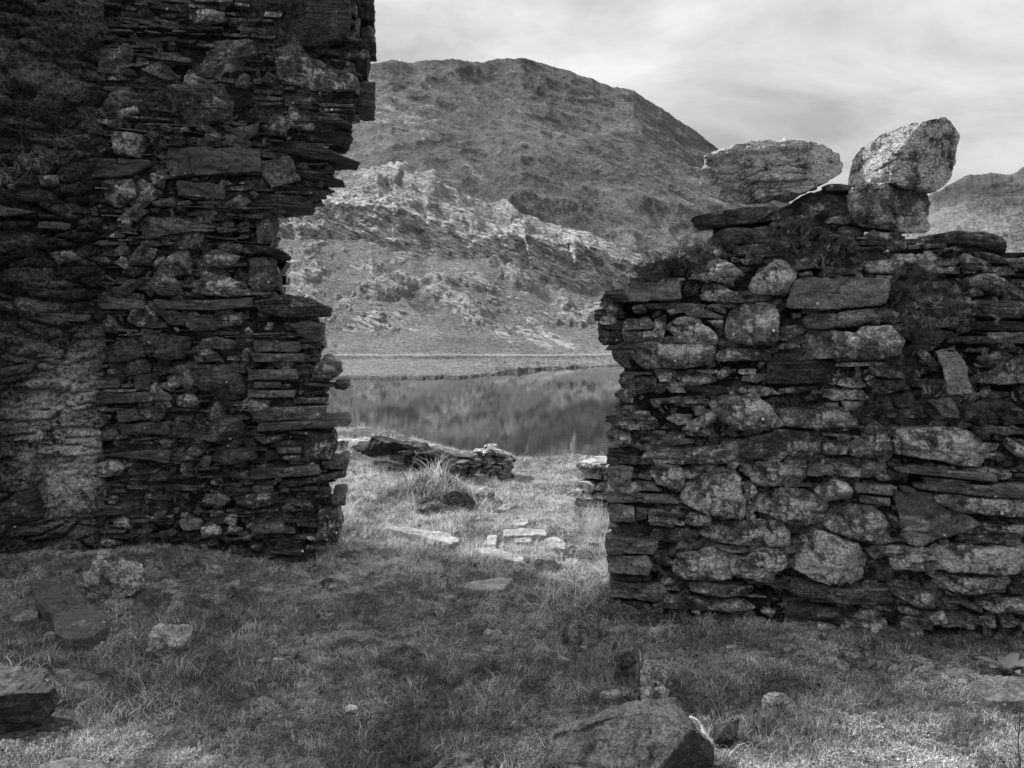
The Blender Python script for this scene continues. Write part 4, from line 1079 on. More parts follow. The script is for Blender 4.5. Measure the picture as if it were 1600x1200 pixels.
# ---- left wall
K1 = (0, 0, 2.6667); K2v = (0, 400, 2.6667)
LW = [
 (K1,'rough',.42,.4,.04,.3,[(735,190),(900,160),(1030,155),(1120,200),(1125,235),(1000,260),(990,310),(900,320),(740,300)]),
 (K1,'strata',.42,.35,.05,.3,[(660,490),(690,350),(900,340),(1130,345),(1110,430),(1090,495),(900,497),(670,515)]),
 (K1,'slab',.2,.1,.0,.3,[(695,612),(790,617),(808,730),(710,735),(690,680)]),
 (K1,'slab',.42,.25,.05,.3,[(792,615),(1080,618),(1085,710),(812,730)]),
 (K1,'strata',.2,.1,.08,.4,[(1110,-60),(1455,-60),(1440,150),(1300,190),(1110,140)]),
 (K1,'rough',.25,.2,-.2,.35,[(1455,-40),(1555,-40),(1560,90),(1480,60)]),
 (K1,'slab',.45,.3,-.1,.3,[(1445,80),(1500,75),(1490,150),(1440,145)]),
 (K1,'rough',.3,.3,-.2,.3,[(1500,100),(1560,110),(1565,195),(1500,195)]),
 (K1,'rough',.25,.3,-.15,.35,[(1380,200),(1535,200),(1530,310),(1380,270)]),
 (K1,'rough',.4,.6,.02,.35,[(1150,240),(1300,240),(1480,310),(1490,370),(1300,372),(1160,330)]),
 (K1,'slab',.2,.15,-.15,.4,[(1460,400),(1500,340),(1562,338),(1556,445),(1460,440)]),
 (K1,'strata',.35,.4,.0,.35,[(1170,382),(1300,380),(1440,400),(1400,432),(1180,432)]),
 (K1,'slate',.15,.1,.0,.35,[(1150,440),(1300,442),(1470,462),(1300,477),(1160,472)]),
 (K1,'slate',.3,.3,.02,.35,[(1160,482),(1400,482),(1465,520),(1300,512)]),
 (K1,'slate',.2,.2,.0,.35,[(1150,540),(1300,530),(1455,540),(1430,600),(1200,575)]),
 (K1,'slate',.25,.2,.03,.35,[(1090,590),(1250,580),(1380,625),(1490,672),(1300,662),(1100,612)]),
 (K1,'slate',.2,.2,.0,.35,[(1085,622),(1360,672),(1350,702),(1100,662)]),
 (K1,'slate',.35,.3,.02,.35,[(1170,705),(1280,700),(1430,745),(1300,750)]),
 (K1,'slate',.25,.2,.0,.35,[(1000,735),(1200,735),(1385,770),(1200,785),(1010,762)]),
 (K1,'slate',.12,.1,-.01,.35,[(990,790),(1270,780),(1308,795),(1200,808)]),
 (K1,'slate',.2,.1,.03,.4,[(1000,812),(1250,810),(1298,840),(1280,868),(1000,860)]),
 (K1,'rough',.35,.3,.0,.35,[(1060,885),(1120,870),(1138,910),(1130,1015),(1070,1010)]),
 (K1,'rough',.32,.2,.04,.25,[(535,990),(550,910),(700,905),(860,935),(800,962),(640,995)]),
 (K1,'slab',.3,.2,.01,.25,[(740,752),(930,770),(930,830),(740,812)]),
 (K1,'rough',.42,.5,.03,.25,[(415,760),(550,745),(560,820),(480,855),(420,830)]),
 (K1,'slate',.15,.1,.03,.4,[(1000,1012),(1130,1025),(1200,1055),(1180,1070),(1000,1042)]),
 (K1,'slab',.25,.2,.02,.25,[(630,842),(720,820),(730,862),(650,862)]),
 (K1,'rough',.4,.3,.03,.25,[(830,587),(880,530),(930,575),(900,592)]),
 (K1,'slab',.42,.4,.02,.25,[(945,542),(1080,510),(1070,562),(1020,582)]),
 (K1,'rough',.4,.6,.02,.25,[(740,60),(850,30),(940,50),(930,92),(780,92)]),
 (K1,'slab',.25,.2,.02,.25,[(310,720),(400,660),(620,670),(630,690),(540,732),(320,742)]),
 (K1,'rough',.42,.5,.03,.25,[(480,462),(570,430),(575,470),(500,492)]),
 (K1,'slab',.3,.2,.01,.25,[(300,842),(400,860),(410,900),(320,900)]),
 (K2v,'rough',.42,.3,.05,.25,[(610,100),(660,40),(720,70),(760,165),(650,165)]),
 (K2v,'rough',.42,.4,.04,.25,[(800,20),(900,-30),(1000,0),(960,50),(830,42)]),
 (K2v,'rough',.6,.6,.06,.25,[(785,110),(880,70),(1000,110),(1050,160),(940,172),(800,150)]),
 (K2v,'round',.45,.4,.0,.35,[(1040,12),(1100,0),(1150,50),(1155,130),(1080,158),(1020,110)]),
 (K2v,'strata',.32,.3,.05,.45,[(1060,195),(1200,158),(1280,175),(1370,215),(1360,250),(1200,257),(1080,232)]),
 (K2v,'slab',.35,.3,.03,.3,[(650,182),(850,185),(1040,172),(1050,210),(880,227),(660,217)]),
 (K2v,'slab',.4,.3,.03,.25,[(400,200),(450,170),(600,187),(600,225),(420,220)]),
 (K2v,'slab',.2,.1,.02,.25,[(650,228),(750,230),(820,290),(700,285)]),
 (K2v,'strata',.42,.4,.03,.3,[(840,262),(1000,235),(1120,280),(1000,292),(860,302)]),
 (K2v,'slab',.45,.4,.0,.35,[(1200,282),(1280,265),(1345,290),(1325,360),(1260,340)]),
 (K2v,'slab',.42,.3,.04,.35,[(1060,352),(1250,360),(1240,400),(1060,400)]),
 (K2v,'slab',.42,.3,.05,.35,[(1050,405),(1260,408),(1260,442),(1060,442)]),
 (K2v,'round',.42,.4,.02,.4,[(1290,470),(1350,420),(1415,450),(1410,500),(1360,525),(1300,510)]),
 (K2v,'slab',.42,.3,.05,.35,[(1030,475),(1230,472),(1240,515),(1030,517)]),
 (K2v,'slab',.42,.3,.04,.35,[(1050,525),(1170,525),(1170,550),(1060,552)]),
 (K2v,'slate',.35,.3,.03,.35,[(1180,530),(1300,525),(1400,545),(1300,552)]),
 (K2v,'slate',.3,.2,.0,.45,[(1390,532),(1450,530),(1450,552),(1395,560)]),
 (K2v,'slab',.42,.3,.05,.35,[(1030,560),(1225,560),(1225,588),(1030,592)]),
 (K2v,'slab',.42,.3,.04,.35,[(1220,590),(1360,590),(1355,615),(1220,618)]),
 (K2v,'slab',.42,.4,.05,.35,[(1050,645),(1150,628),(1350,625),(1340,680),(1060,690)]),
 (K2v,'slab',.42,.3,.07,.4,[(1080,700),(1300,684),(1445,675),(1445,710),(1300,720),(1080,730)]),
 (K2v,'rough',.25,.1,.05,.25,[(635,420),(660,322),(790,342),(760,430),(700,438)]),
 (K2v,'rough',.12,.1,.04,.25,[(430,380),(540,340),(620,390),(560,440),(450,450)]),
 (K2v,'rough',.3,.4,.02,.25,[(780,400),(860,362),(930,440),(800,452)]),
 (K2v,'rough',.22,.1,.07,.3,[(750,500),(800,457),(1000,457),(1025,500),(1010,575),(830,560)]),
 (K2v,'slab',.25,.2,.02,.25,[(400,512),(500,512),(500,550),(400,555)]),
 (K2v,'slab',.15,.1,.01,.25,[(560,490),(630,490),(620,560),(560,560)]),
 (K2v,'rough',.42,.4,.03,.25,[(650,540),(700,515),(740,540),(720,572)]),
 (K2v,'rough',.42,.4,.04,.25,[(720,582),(800,575),(840,610),(800,635),(730,625)]),
 (K2v,'slab',.3,.3,.03,.25,[(400,567),(700,567),(715,600),(400,620)]),
 (K2v,'slab',.25,.2,.02,.25,[(480,640),(650,632),(660,680),(500,690)]),
 (K2v,'slab',.32,.3,.02,.25,[(500,702),(700,690),(700,745),(510,745)]),
 (K2v,'rough',.28,.2,.07,.3,[(790,770),(900,680),(1000,680),(1025,768),(900,778)]),
 (K2v,'rough',.36,.5,.02,.4,[(1260,750),(1380,740),(1400,780),(1380,850),(1270,848)]),
 (K2v,'slab',.36,.4,.02,.4,[(1350,860),(1445,848),(1445,890),(1350,890)]),
 (K2v,'slab',.42,.4,.05,.35,[(1040,892),(1330,872),(1330,910),(1050,935)]),
 (K2v,'strata',.32,.3,.03,.4,[(1160,942),(1430,900),(1440,925),(1200,967)]),
 (K2v,'rough',.4,.4,.05,.3,[(985,1010),(1060,990),(1180,992),(1190,1020),(1060,1060),(990,1040)]),
 (K2v,'slab',.42,.4,.04,.25,[(850,1030),(910,985),(960,1020),(930,1045)]),
 (K2v,'rough',.25,.1,.06,.3,[(870,860),(900,802),(1040,802),(1060,850),(960,870)]),
 (K2v,'slab',.32,.3,.03,.25,[(430,832),(600,807),(710,812),(700,865),(520,840)]),
 (K2v,'rough',.4,.4,.02,.25,[(740,860),(770,812),(820,850)]),
 (K2v,'rough',.5,.6,.04,.25,[(405,862),(500,852),(520,890),(500,920),(410,925)]),
 (K2v,'slab',.42,.4,.04,.3,[(1150,800),(1260,795),(1260,820),(1160,828)]),
 (K2v,'slab',.42,.4,.03,.3,[(1175,832),(1255,828),(1250,848),(1175,850)]),
 (K2v,'rough',.4,.4,.03,.3,[(1050,762),(1200,740),(1210,760),(1100,785)]),
 (K2v,'slab',.3,.3,.02,.4,[(1380,1002),(1440,992),(1435,1040),(1380,1040)]),
 (K2v,'rough',.36,.5,.02,.4,[(1330,1060),(1400,1060),(1420,1130),(1400,1200),(1320,1180)]),
 (K2v,'slab',.42,.4,.05,.25,[(740,1110),(780,1085),(835,1100),(830,1140),(760,1145)]),
 (K2v,'round',.5,.7,.04,.25,[(820,1130),(900,1120),(920,1160),(840,1180)]),
 (K2v,'slab',.35,.4,.04,.3,[(1040,1125),(1180,1105),(1180,1150),(1050,1165)]),
 (K2v,'slab',.32,.3,.03,.3,[(1050,957),(1140,955),(1140,990),(1060,990)]),
]
FA = px_frame((150, 5.28), (505, 5.5))
root = empty('stone_wall', tuple(FA.world(0.2, 0.1, -0.3)))
tag(root, 'tall dark broken stone wall end rising out of the picture', 'ruined wall')
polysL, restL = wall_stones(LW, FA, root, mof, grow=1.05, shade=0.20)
eR = [(500, 1000), (505, 880), (508, 830), (505, 770), (500, 700), (505, 660), (505, 600), (500, 570), (495, 545), (490, 500), (470, 480), (425, 455), (418, 400), (412, 330), (460, 320), (500, 290), (520, 240), (530, 190), (535, 165), (545, 160), (552, 120), (555, 60), (558, 0), (560, -120), (530, -200), (440, -280)]
wl, ul = prof_u(FA, eR)
hiL = lambda w: float(np.interp(w, wl, ul))
ZTOP = 4.35
topL = lambda u: ZTOP-0.35*abs(math.sin(u*2.1))-0.12*math.sin(u*9)
UL0 = -0.06
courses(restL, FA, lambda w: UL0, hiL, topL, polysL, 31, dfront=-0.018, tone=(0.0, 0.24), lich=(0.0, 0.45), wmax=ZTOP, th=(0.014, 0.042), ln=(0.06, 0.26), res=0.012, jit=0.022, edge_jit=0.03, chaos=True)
wedge_stones(restL, FA, 34, .08, 1.6, 1.0, 3.4, lambda u, w: u < hiL(w)-.16, polysL, 16, (.05, .4), prot=(-.01, .035), size=(.14, .28))
wedge_stones(restL, FA, 240, .02, 1.75, .1, 3.3, lambda u, w: u < hiL(w)-.06, polysL, 6, (.0, .35), size=(.05, .15))
restL.build('packing_stones', M_wall, root, FA.world(0.2, 0, 0))['kind'] = 'stuff'
FLB = Frame(FA.world(0, 0, -TH), FA.u, FA.w, -FA.d)
a = Acc()
courses(a, FLB, lambda w: -2.0, hiL, topL, [], 32, dfront=0, tone=(0.2, 0.5), wmax=ZTOP, th=(0.05, 0.13), ln=(0.15, 0.5), res=0.05, cull=False)
add_end(a, FA, hiL, -1, ZTOP-0.3, 41)
a.build('rear_and_end_stones', M_wall, root, FA.world(0.2, 0, -0.3))['kind'] = 'stuff'
a = Acc()
ws_ = np.linspace(-0.3, ZTOP-0.45, 40)
core(a, FA, [(hiL(w)-0.13, w) for w in ws_]+[(-2.2, ZTOP-0.5), (-2.2, -0.3)], -0.10, -TH+0.1, 0.05)
a.build('rubble_core', M_soil, root, FA.world(0.2, 0, -0.3))
mortar(FA, lambda w: UL0-0.1, hiL, lambda u: ZTOP-0.4, 0.0, 3.9, -0.1, 1.8, 9, d0=-0.040, amp=0.034).build('earth_packing', M_render, root, FA.world(0.2, 0, -0.3))
# rendered face standing forward of it: still this wall
FBk = px_frame((-420, 4.62), (160, 5.235))
LB = np.linalg.norm(np.array([(160-800)/F*5.235, 5.235])-np.array([(-420-800)/F*4.62, 4.62]))
res = 0.0115
nu, nw = int(LB/res), int((4.3+0.3)/res)
Ug, Wg = np.meshgrid(np.linspace(0, LB, nu), np.linspace(-0.3, 4.25, nw))
p = np.stack([Ug.ravel(), np.zeros(Ug.size), Wg.ravel()], 1)
P3 = FBk.world(p[:, 0], p[:, 2], p[:, 1]); PXx = 800+P3[:, 0]/P3[:, 1]*F; PYy = HY-(P3[:, 2]-EYE)/P3[:, 1]*F
wo = p*np.array([1, 1, 1])
wx = 0.05*fbm(wo*3, 3)
# stones showing through the render: flattened cells
ps = np.stack([p[:, 0]*3.6+wx*4, p[:, 1], p[:, 2]*13+3*wx+fbm(wo*1.5+8, 2)*1.2], 1)
d1, d2, idv = worley(ps, 11)
cell = (hash1(idv, 3)-0.35)*smooth((d2-d1)/0.16)-0.65*np.clip(1-(d2-d1)/0.12, 0, 1)
cover = smooth((fbm(wo*1.3+3, 3)+0.35*np.clip((200-PYy)/160, -1, 1)+0.55*np.exp(-(((PXx-110)/150)**2+((PYy-680)/150)**2))-0.16)/0.35)   # 1 = render hides the stones
rough_ = fbm(wo*22, 4, 0.75)*0.016+fbm(wo*np.array([5, 5, 8]), 3)*0.028
dd = (1-0.85*cover)*cell*0.062 + 0.02*cover + rough_
dd += (1-cover)*strata_disp(p, 0.017, 3)*0.007
gap_ = np.clip(1-(((PXx-60)/16)**2+((PYy-760)/55)**2), 0, 1); dd -= 0.10*gap_
wig = 0.045*fbm(np.stack([p[:, 2]*5, p[:, 2]*0, p[:, 2]*0+4], 1), 4, .6)*smooth((p[:, 0]-LB+0.5)/0.5)
V = FBk.world(p[:, 0]+wig, p[:, 2], dd-0.07*smooth((p[:, 0]-LB+0.10)/0.10))
aux = np.clip(0.15*cover+1.5*np.exp(-(((PXx-108)/75)**2+((PYy-680)/120)**2)), 0, 1)
tn = np.clip(0.42+(1-cover)*(hash1(idv, 8)-0.5)*0.8, 0, 1)
a = Acc(); a.add(V, grid_quads(nw, nu), None, tn, aux)
# return of this face at its right edge, and its top and far end
ei = np.arange(nw)*nu+nu-1
ret = []
for k in range(0, 9):
    f = k/8; q = V[ei]-FBk.d[None]*(f*0.30); q = q+FBk.u[None]*(fbm(q*12+k, 3)*0.012*np.sin(min(1, k/2)*np.pi/2))[:, None]; ret.append(q)
ret = np.stack(ret, 1); a.add(ret, grid_quads(nw, 9), None, 0.35, 0.1)
tp_ = (nw-1)*nu+np.arange(nu); rt = np.stack([V[tp_]-FBk.d[None]*(k*0.12) for k in range(5)], 0); a.add(rt, grid_quads(5, nu), None, 0.35, 0.1)
a.build('rendered_face', M_render, root, FBk.world(1.0, 0, 0))
LBs = [
 ((0,400,2.6667),'rough',.22,.3,.06,.2,[(-30,1075),(60,985),(112,925),(150,990),(190,1080),(120,1140),(0,1195),(-30,1190)]),
 ((0,400,2.6667),'slate',.15,.1,.04,.2,[(92,130),(200,132),(385,160),(350,182),(120,168)]),
 ((0,400,2.6667),'slab',.2,.2,.04,.2,[(-30,475),(160,440),(125,490),(-30,505)]),
 ((0,400,2.6667),'slab',.3,.3,.03,.2,[(160,235),(380,245),(370,275),(170,270)]),
 ((0,0,2.6667),'rough',.4,.5,.05,.2,[(150,730),(240,722),(250,775),(160,770)]),
 ((0,0,2.6667),'slab',.22,.2,.05,.2,[(-20,850),(160,885),(20,905),(-20,900)]),
 ((0,0,2.6667),'slab',.25,.3,.03,.2,[(160,920),(300,930),(290,960),(150,950)]),
 ((0,0,2.6667),'rough',.35,.5,.04,.2,[(190,1050),(300,1040),(350,1085),(240,1100)]),
 ((0,0,2.6667),'slate',.2,.2,.04,.2,[(-20,810),(180,800),(290,850),(100,840)]),
]
for i, (v, kind, tone, lich, prot, depth, pts) in enumerate(LBs):
    pp = T(*v, pts); q = to_uw(FBk, [x for x, y in pp], [y for x, y in pp], prot); a = Acc()
    stone(a, FBk, q, prot, depth, 400+i, kind, max(0, tone-.22), lich*.6); c = q.mean(0); a.build('stone', mof(kind, i), root, FBk.world(c[0], c[1], 0))

# ---- loose stones balanced on the right wall
def on_wall(fr, view, pts, d):
    pp = T(*view, pts); return to_uw(fr, [x for x, y in pp], [y for x, y in pp], d)
def loose(name, label, cat, acc, mat, origin, group=None):
    return tag(acc.build(name, mat, None, origin), label, cat, group)
V1 = (0, 0, 1.0)
def wall_boulder(name, label, pts, d, D, seed, tone, lich, mat, view=V1, strata=0.0, power=0.5, amp=1.0, group='loose stones on the broken wall top'):
    fr = Frame(FR.world(0, 0, d), FR.u, FR.w, FR.d)
    q = on_wall(FR, view, pts, d); a = Acc(); boulder(a, fr, q, D, seed, tone, lich, strata=strata, power=power, amp=amp, res=0.008)
    c = q.mean(0); loose(name, label, 'rock', a, mat, fr.world(c[0], q[:, 1].min(), 0.0), group)
wall_boulder('boulder', 'wide pale layered boulder with a flat top balanced at the wall end', [(1094,272),(1102,254),(1130,238),(1180,228),(1240,224),(1290,226),(1308,238),(1315,258),(1308,270),(1285,288),(1255,304),(1215,312),(1160,318),(1118,316),(1108,305),(1100,294)], -0.16, 0.20, 1, .75, .9, M_pale, strata=0.018, power=0.40)
wall_boulder('boulder', 'tall blocky boulder with pale lichen patches, highest stone on the wall', [(1328,290),(1332,250),(1345,232),(1368,220),(1372,214),(1400,206),(1450,194),(1474,191),(1490,202),(1497,215),(1493,240),(1487,270),(1484,284),(1465,300),(1440,301),(1400,298),(1355,293)], -0.16, 0.2, 2, .25, .85, M_wall, power=0.34, amp=0.55)
wall_boulder('boulder', 'squarish block wedged beneath the tall lichened boulder', [(1321,302),(1340,291),(1380,297),(1420,303),(1446,306),(1452,320),(1449,345),(1452,358),(1446,364),(1400,364),(1350,358),(1328,352),(1324,330)], -0.15, 0.18, 3, .45, .6, M_wall, strata=0.005, power=0.36)
def wall_slab(label, pts, d, seed, tone, depth=0.3, kind='slab', lich=.3):
    q = to_uw(FR, [x for x, y in pts], [y for x, y in pts], d); a = Acc(); stone(a, FR, q, d, depth, seed, kind, tone, lich, closed=True, res=0.007)
    c = q.mean(0); loose('slate_slab', label, 'slate', a, M_dark if tone < .4 else M_smooth, FR.world(c[0], q[:, 1].min(), d-depth/2), 'loose stones on the broken wall top')
def turf_lump(label, pts, d, D, seed):
    fr = Frame(FR.world(0, 0, d), FR.u, FR.w, FR.d); q = on_wall(FR, V1, pts, d); a = Acc(); boulder(a, fr, q, D, seed, .2, .1, res=.011, power=.5, amp=1.6)
    c = q.mean(0); loose('turf_mound', label, 'turf', a, M_soil, fr.world(c[0], q[:, 1].min(), 0.0))
turf_lump('earthy mound sloping down the end of the boulder wall', [(980,462),(1000,434),(1050,407),(1100,384),(1115,370),(1180,376),(1190,402),(1100,415),(1040,432),(1005,462)], -0.11, .12, 21)
turf_lump('earthy hump of moss and heather under the gap of the two big boulders', [(1200,392),(1222,350),(1245,338),(1290,352),(1335,366),(1350,412),(1300,428),(1235,412)], -0.12, .13, 22)
wall_slab('dark thin slate jutting out beneath the wide pale boulder', [(1077,343),(1080,341),(1120,330),(1165,322),(1205,320),(1215,326),(1180,348),(1130,352),(1085,352)], 0.0, 501, .3)
wall_slab('dark slate under the jutting slate on the wall end', [(1110,378),(1112,368),(1135,355),(1200,354),(1230,362),(1235,378),(1180,380),(1120,382)], -0.01, 502, .35)
wall_slab('dark stone shelf in the gap between the two big boulders', [(1218,352),(1218,322),(1248,309),(1274,299),(1300,291),(1326,290),(1330,330),(1330,352)], -0.16, 503, .12, 0.25, 'rough')
wall_slab('thin flat slate at the tip of the gap between the boulders', [(1285,290),(1300,286),(1332,288),(1332,297),(1290,300)], -0.12, 504, .3, 0.2)
wall_slab('smooth pale slate standing upright in the collapsed part of the wall', [(1463,547),(1494,540),(1515,575),(1521,616),(1480,618)], 0.03, 505, .8, 0.03)

# ------------------------------------------------------------------ ruins beyond the doorway
def low_ruin(name, label, cat, pa, pb, wtop_px, base_d, thick, seed, th, ln, tone, group=None, mat=M_wall, lich=(0.3, 0.8), strata=1.0, cap=None, extra=None):
    fr = px_frame(pa, pb)
    A = fr.o; Bp = np.array([(pb[0]-800)/F*pb[1], pb[1], 0]); Ln = np.linalg.norm(Bp-A)
    tq = to_uw(fr, [p[0] for p in wtop_px], [p[1] for p in wtop_px])
    top = lambda u: float(np.interp(u, tq[:, 0], tq[:, 1]))
    org = fr.world(Ln/2, 0, -thick/2); org[2] = float(ground_z(np.array([org[0]]), np.array([org[1]]))[0])
    root = empty(name, tuple(org)); tag(root, label, cat, group)
    a = Acc(); z0 = org[2]-0.25
    kw = dict(w0=z0, wmax=tq[:, 1].max()+0.05, th=th, ln=ln, tone=tone, lich=lich, strata=strata, cull=False, jit=0.02, edge_jit=0.02)
    courses(a, fr, lambda w: 0, lambda w: Ln, top, [], seed, dfront=0, depth=thick*0.5, res=0.03, **kw)
    fb = Frame(fr.world(0, 0, -thick), fr.u, fr.w, -fr.d)
    courses(a, fb, lambda w: 0, lambda w: Ln, top, [], seed+1, dfront=0, depth=thick*0.5-0.01, res=0.05, **kw)
    if extra:
        for (pts, prot, dep, tn, kd) in extra:
            q = to_uw(fr, [x for x, y in pts], [y for x, y in pts], prot); stone(a, fr, q, prot, dep, seed+len(pts)*7+int(pts[0][0]), kd, tn, 0.6, closed=True, res=0.012)
    a.build('coursed_stones', mat, root, org)
    return fr
low_ruin('low_wall', 'low ruined wall of squared stones on the grass beyond the tall wall', 'ruined wall', (515, 9.6), (665, 9.3),
    [(505, 694), (540, 688), (600, 692), (650, 698), (680, 716)], 0, 0.4, 61, (0.05, 0.10), (0.2, 0.5), (0.5, 0.85), lich=(.5, .9), strata=0.3,
    extra=[([(538,704),(538,690),(560,687),(585,690),(588,697),(570,705)], 0.05, .3, .8, 'rough'), ([(588,692),(650,696),(655,702),(645,709),(590,708)], 0.04, .35, .75, 'slab')])
low_ruin('slate_stack', 'stack of thin dark slates slumping beside the low wall by the lake', 'slate pile', (628, 9.25), (720, 9.0),
    [(620, 706), (650, 709), (690, 717), (712, 727), (722, 742)], 0, 0.45, 71, (0.018, 0.035), (0.3, 0.7), (0.1, 0.4), mat=M_dark)
low_ruin('stone_heap', 'small heap of thin stones with a pale cap standing alone before the water', 'stone heap', (722, 9.6), (800, 9.6),
    [(715, 735), (735, 712), (745, 706), (770, 703), (797, 714), (803, 735)], 0, 0.4, 81, (0.025, 0.05), (0.08, 0.2), (0.35, 0.7),
    extra=[([(738,708),(740,703),(752,705),(756,712)], .05, .2, .9, 'rough'), ([(758,706),(762,699),(775,705),(797,713),(796,717),(780,714)], .06, .3, .85, 'rough')])
low_ruin('wall_stub', 'short pale stub of wall half hidden behind the boulder wall end', 'ruined wall', (897, 6.9), (975, 6.7),
    [(890, 726), (930, 724), (980, 724)], 0, 0.5, 91, (0.05, 0.09), (0.12, 0.28), (0.5, 0.85), lich=(.5, .9), strata=0.4,
    extra=[([(896,727),(900,723),(960,723),(962,731),(900,733)], .03, .4, .8, 'slab')])
# leaning slates on the slumped stack
def tilted_slab(name, label, px, py, Y, yaw, pitch, roll, L_, W_, th, seed, tone, mat, kind='slate', group=None, lich=.4, res=0.012, poly=None, lift=0.0):
    X = (px-800)/F*Y; Z = EYE+(HY-py)/F*Y+lift
    R = Matrix.Rotation(yaw, 3, 'Z') @ Matrix.Rotation(pitch, 3, 'X') @ Matrix.Rotation(roll, 3, 'Y')
    u = np.array(R @ __import__('mathutils').Vector((1, 0, 0))); w = np.array(R @ __import__('mathutils').Vector((0, 1, 0))); d = np.array(R @ __import__('mathutils').Vector((0, 0, 1)))
    fr = Frame((X, Y, Z), u, w, d); r_ = np.random.default_rng(seed)
    if poly is None:
        poly = [(-.5, -.3), (-.38, -.5), (.1, -.46), (.42, -.5), (.5, -.1), (.44, .42), (.1, .5), (-.36, .44), (-.5, .2)]
    q = np.array(poly)*np.array([L_, W_])*(1+r_.normal(0, .05, (len(poly), 2)))
    a = Acc(); stone(a, fr, q, th/2, th, seed, kind, tone, lich, closed=True, res=res, tilt=0.01)
    return loose(name, label, 'slate', a, mat, (X, Y, Z), group)
r45 = math.radians
tilted_slab('slate_slab', 'long dark slate raised at its left end on the slumped stack', 650, 696, 9.15, 0, r45(5), r45(16), 1.0, .28, .045, 601, .3, M_dark)
tilted_slab('slate_slab', 'dark slate sloping down the right end of the slumped stack', 690, 712, 9.1, 0, r45(3), r45(22), .62, .28, .05, 602, .2, M_dark)
tilted_slab('slate_slab', 'thick dark slate slipping off the end of the stack to the grass', 707, 728, 9.0, 0, r45(3), r45(38), .42, .3, .05, 603, .2, M_dark)

# ------------------------------------------------------------------ slabs and stones in the grass
FOOT = []      # (polygon in x,y) kept clear of grass
def g_slab(label, pts, th, seed, tone, mat=M_slab, kind='slab', lich=.35, sink=0.06, group='flat slates lying in the grass', name='stone_slab', res=0.009, tilt=0.02, view=V1):
    pp = T(*view, pts)
    W3 = np.array([ray_ground(x, y, th) for x, y in pp]); c = W3.mean(0)
    # best plane through the ground under the slab
    A = np.c_[W3[:, :2]-c[:2], np.ones(len(W3))]; k, *_ = np.linalg.lstsq(A, W3[:, 2], rcond=None)
    k = np.clip(k[:2], -0.25, 0.25)
    u = np.array([1, 0, k[0]]); u /= np.linalg.norm(u); n = np.array([-k[0], -k[1], 1]); n /= np.linalg.norm(n); w = np.cross(n, u)
    fr = Frame((c[0], c[1], c[2]-th), u, w, n)
    q = np.stack([(W3-fr.o)@u, (W3-fr.o)@w], 1)
    a = Acc(); stone(a, fr, q, th, th+sink, seed, kind, tone, lich, closed=True, res=res, tilt=tilt, amp=0.6)
    FOOT.append(W3[:, :2])
    return loose(name, label, 'slab' if th < .08 else 'rock', a, mat, (c[0], c[1], c[2]-th), group)
g_slab('long pale slab lying aslant in the sunlit grass, nearest the low wall', [(600,822),(612,820),(640,822),(700,834),(719,842),(716,847),(704,849),(670,843),(620,832)], .05, 701, .75)
g_slab('rectangular pale slab, rearmost of the cluster in the doorway grass', [(785,827),(853,825),(855,836),(786,838)], .05, 702, .75)
g_slab('small dark slate beside the rectangular pale slab', [(855,829),(882,826),(884,830),(858,833)], .02, 703, .3, M_dark)
g_slab('narrow upright-edged pale slab standing apart from the cluster', [(762,836),(778,835),(775,852),(757,850)], .03, 704, .75)
g_slab('tilted pale slab at the right of the doorway cluster', [(850,840),(870,838),(884,846),(885,857),(862,856)], .04, 705, .7)
g_slab('small slate between the rectangular slab and the tilted one', [(804,841),(830,840),(832,847),(806,848)], .03, 706, .6)
g_slab('longest pale slab in front of the cluster', [(747,858),(770,855),(800,862),(850,875),(880,881),(840,884),(790,872),(755,864)], .03, 707, .75)
g_slab('dark edged slab resting on the longest pale slab', [(815,866),(830,861),(850,861),(873,868),(874,875),(840,875)], .07, 708, .5, kind='strata')
g_slab('lone pale slab nearest the shadow edge on the grass', [(722,918),(735,907),(770,903),(803,905),(785,920),(750,923)], .015, 709, .7)
g_slab('small pale slab behind the cluster near the hummock', [(775,795),(785,788),(806,787),(804,792),(790,797)], .03, 710, .7)
g_slab('small pale slab lying just behind the rectangular one', [(797,818),(805,811),(828,810),(826,817),(810,821)], .025, 711, .7)
g_slab('round white stone in the grass behind the slabs', [(795,809),(798,805),(808,804),(811,808),(806,811)], .03, 712, .7, M_pale, 'rough', group='small stones in the grass')
g_slab('pale flat stone at the right of the turf hummock', [(741,768),(752,763),(770,764),(774,769),(760,772)], .10, 713, .8, M_pale, 'rough', group='small stones in the grass')
g_slab('small white stone on the grass slope below the low wall', [(576,777),(584,772),(592,774),(590,779),(580,780)], .05, 714, .85, M_pale, 'rough', group='small stones in the grass')
g_slab('tiny white stone high on the slope below the low wall', [(563,745),(568,742),(574,745),(570,748)], .04, 715, .8, M_pale, 'rough', group='small stones in the grass')
g_slab('pale stone by the edge of the tall wall on the slope', [(540,737),(548,734),(556,737),(550,740)], .03, 716, .8, M_pale, 'rough', group='small stones in the grass')
g_slab('small pale stone between the long slab and the shaded grass', [(656,868),(662,864),(671,866),(668,871)], .03, 717, .7, M_pale, 'rough', group='small stones in the grass')
g_slab('dark slab poking out beneath the turf hummock', [(652,790),(668,782),(700,780),(722,784),(720,792),(690,792),(660,795)], .07, 718, .35, M_wall, 'strata')
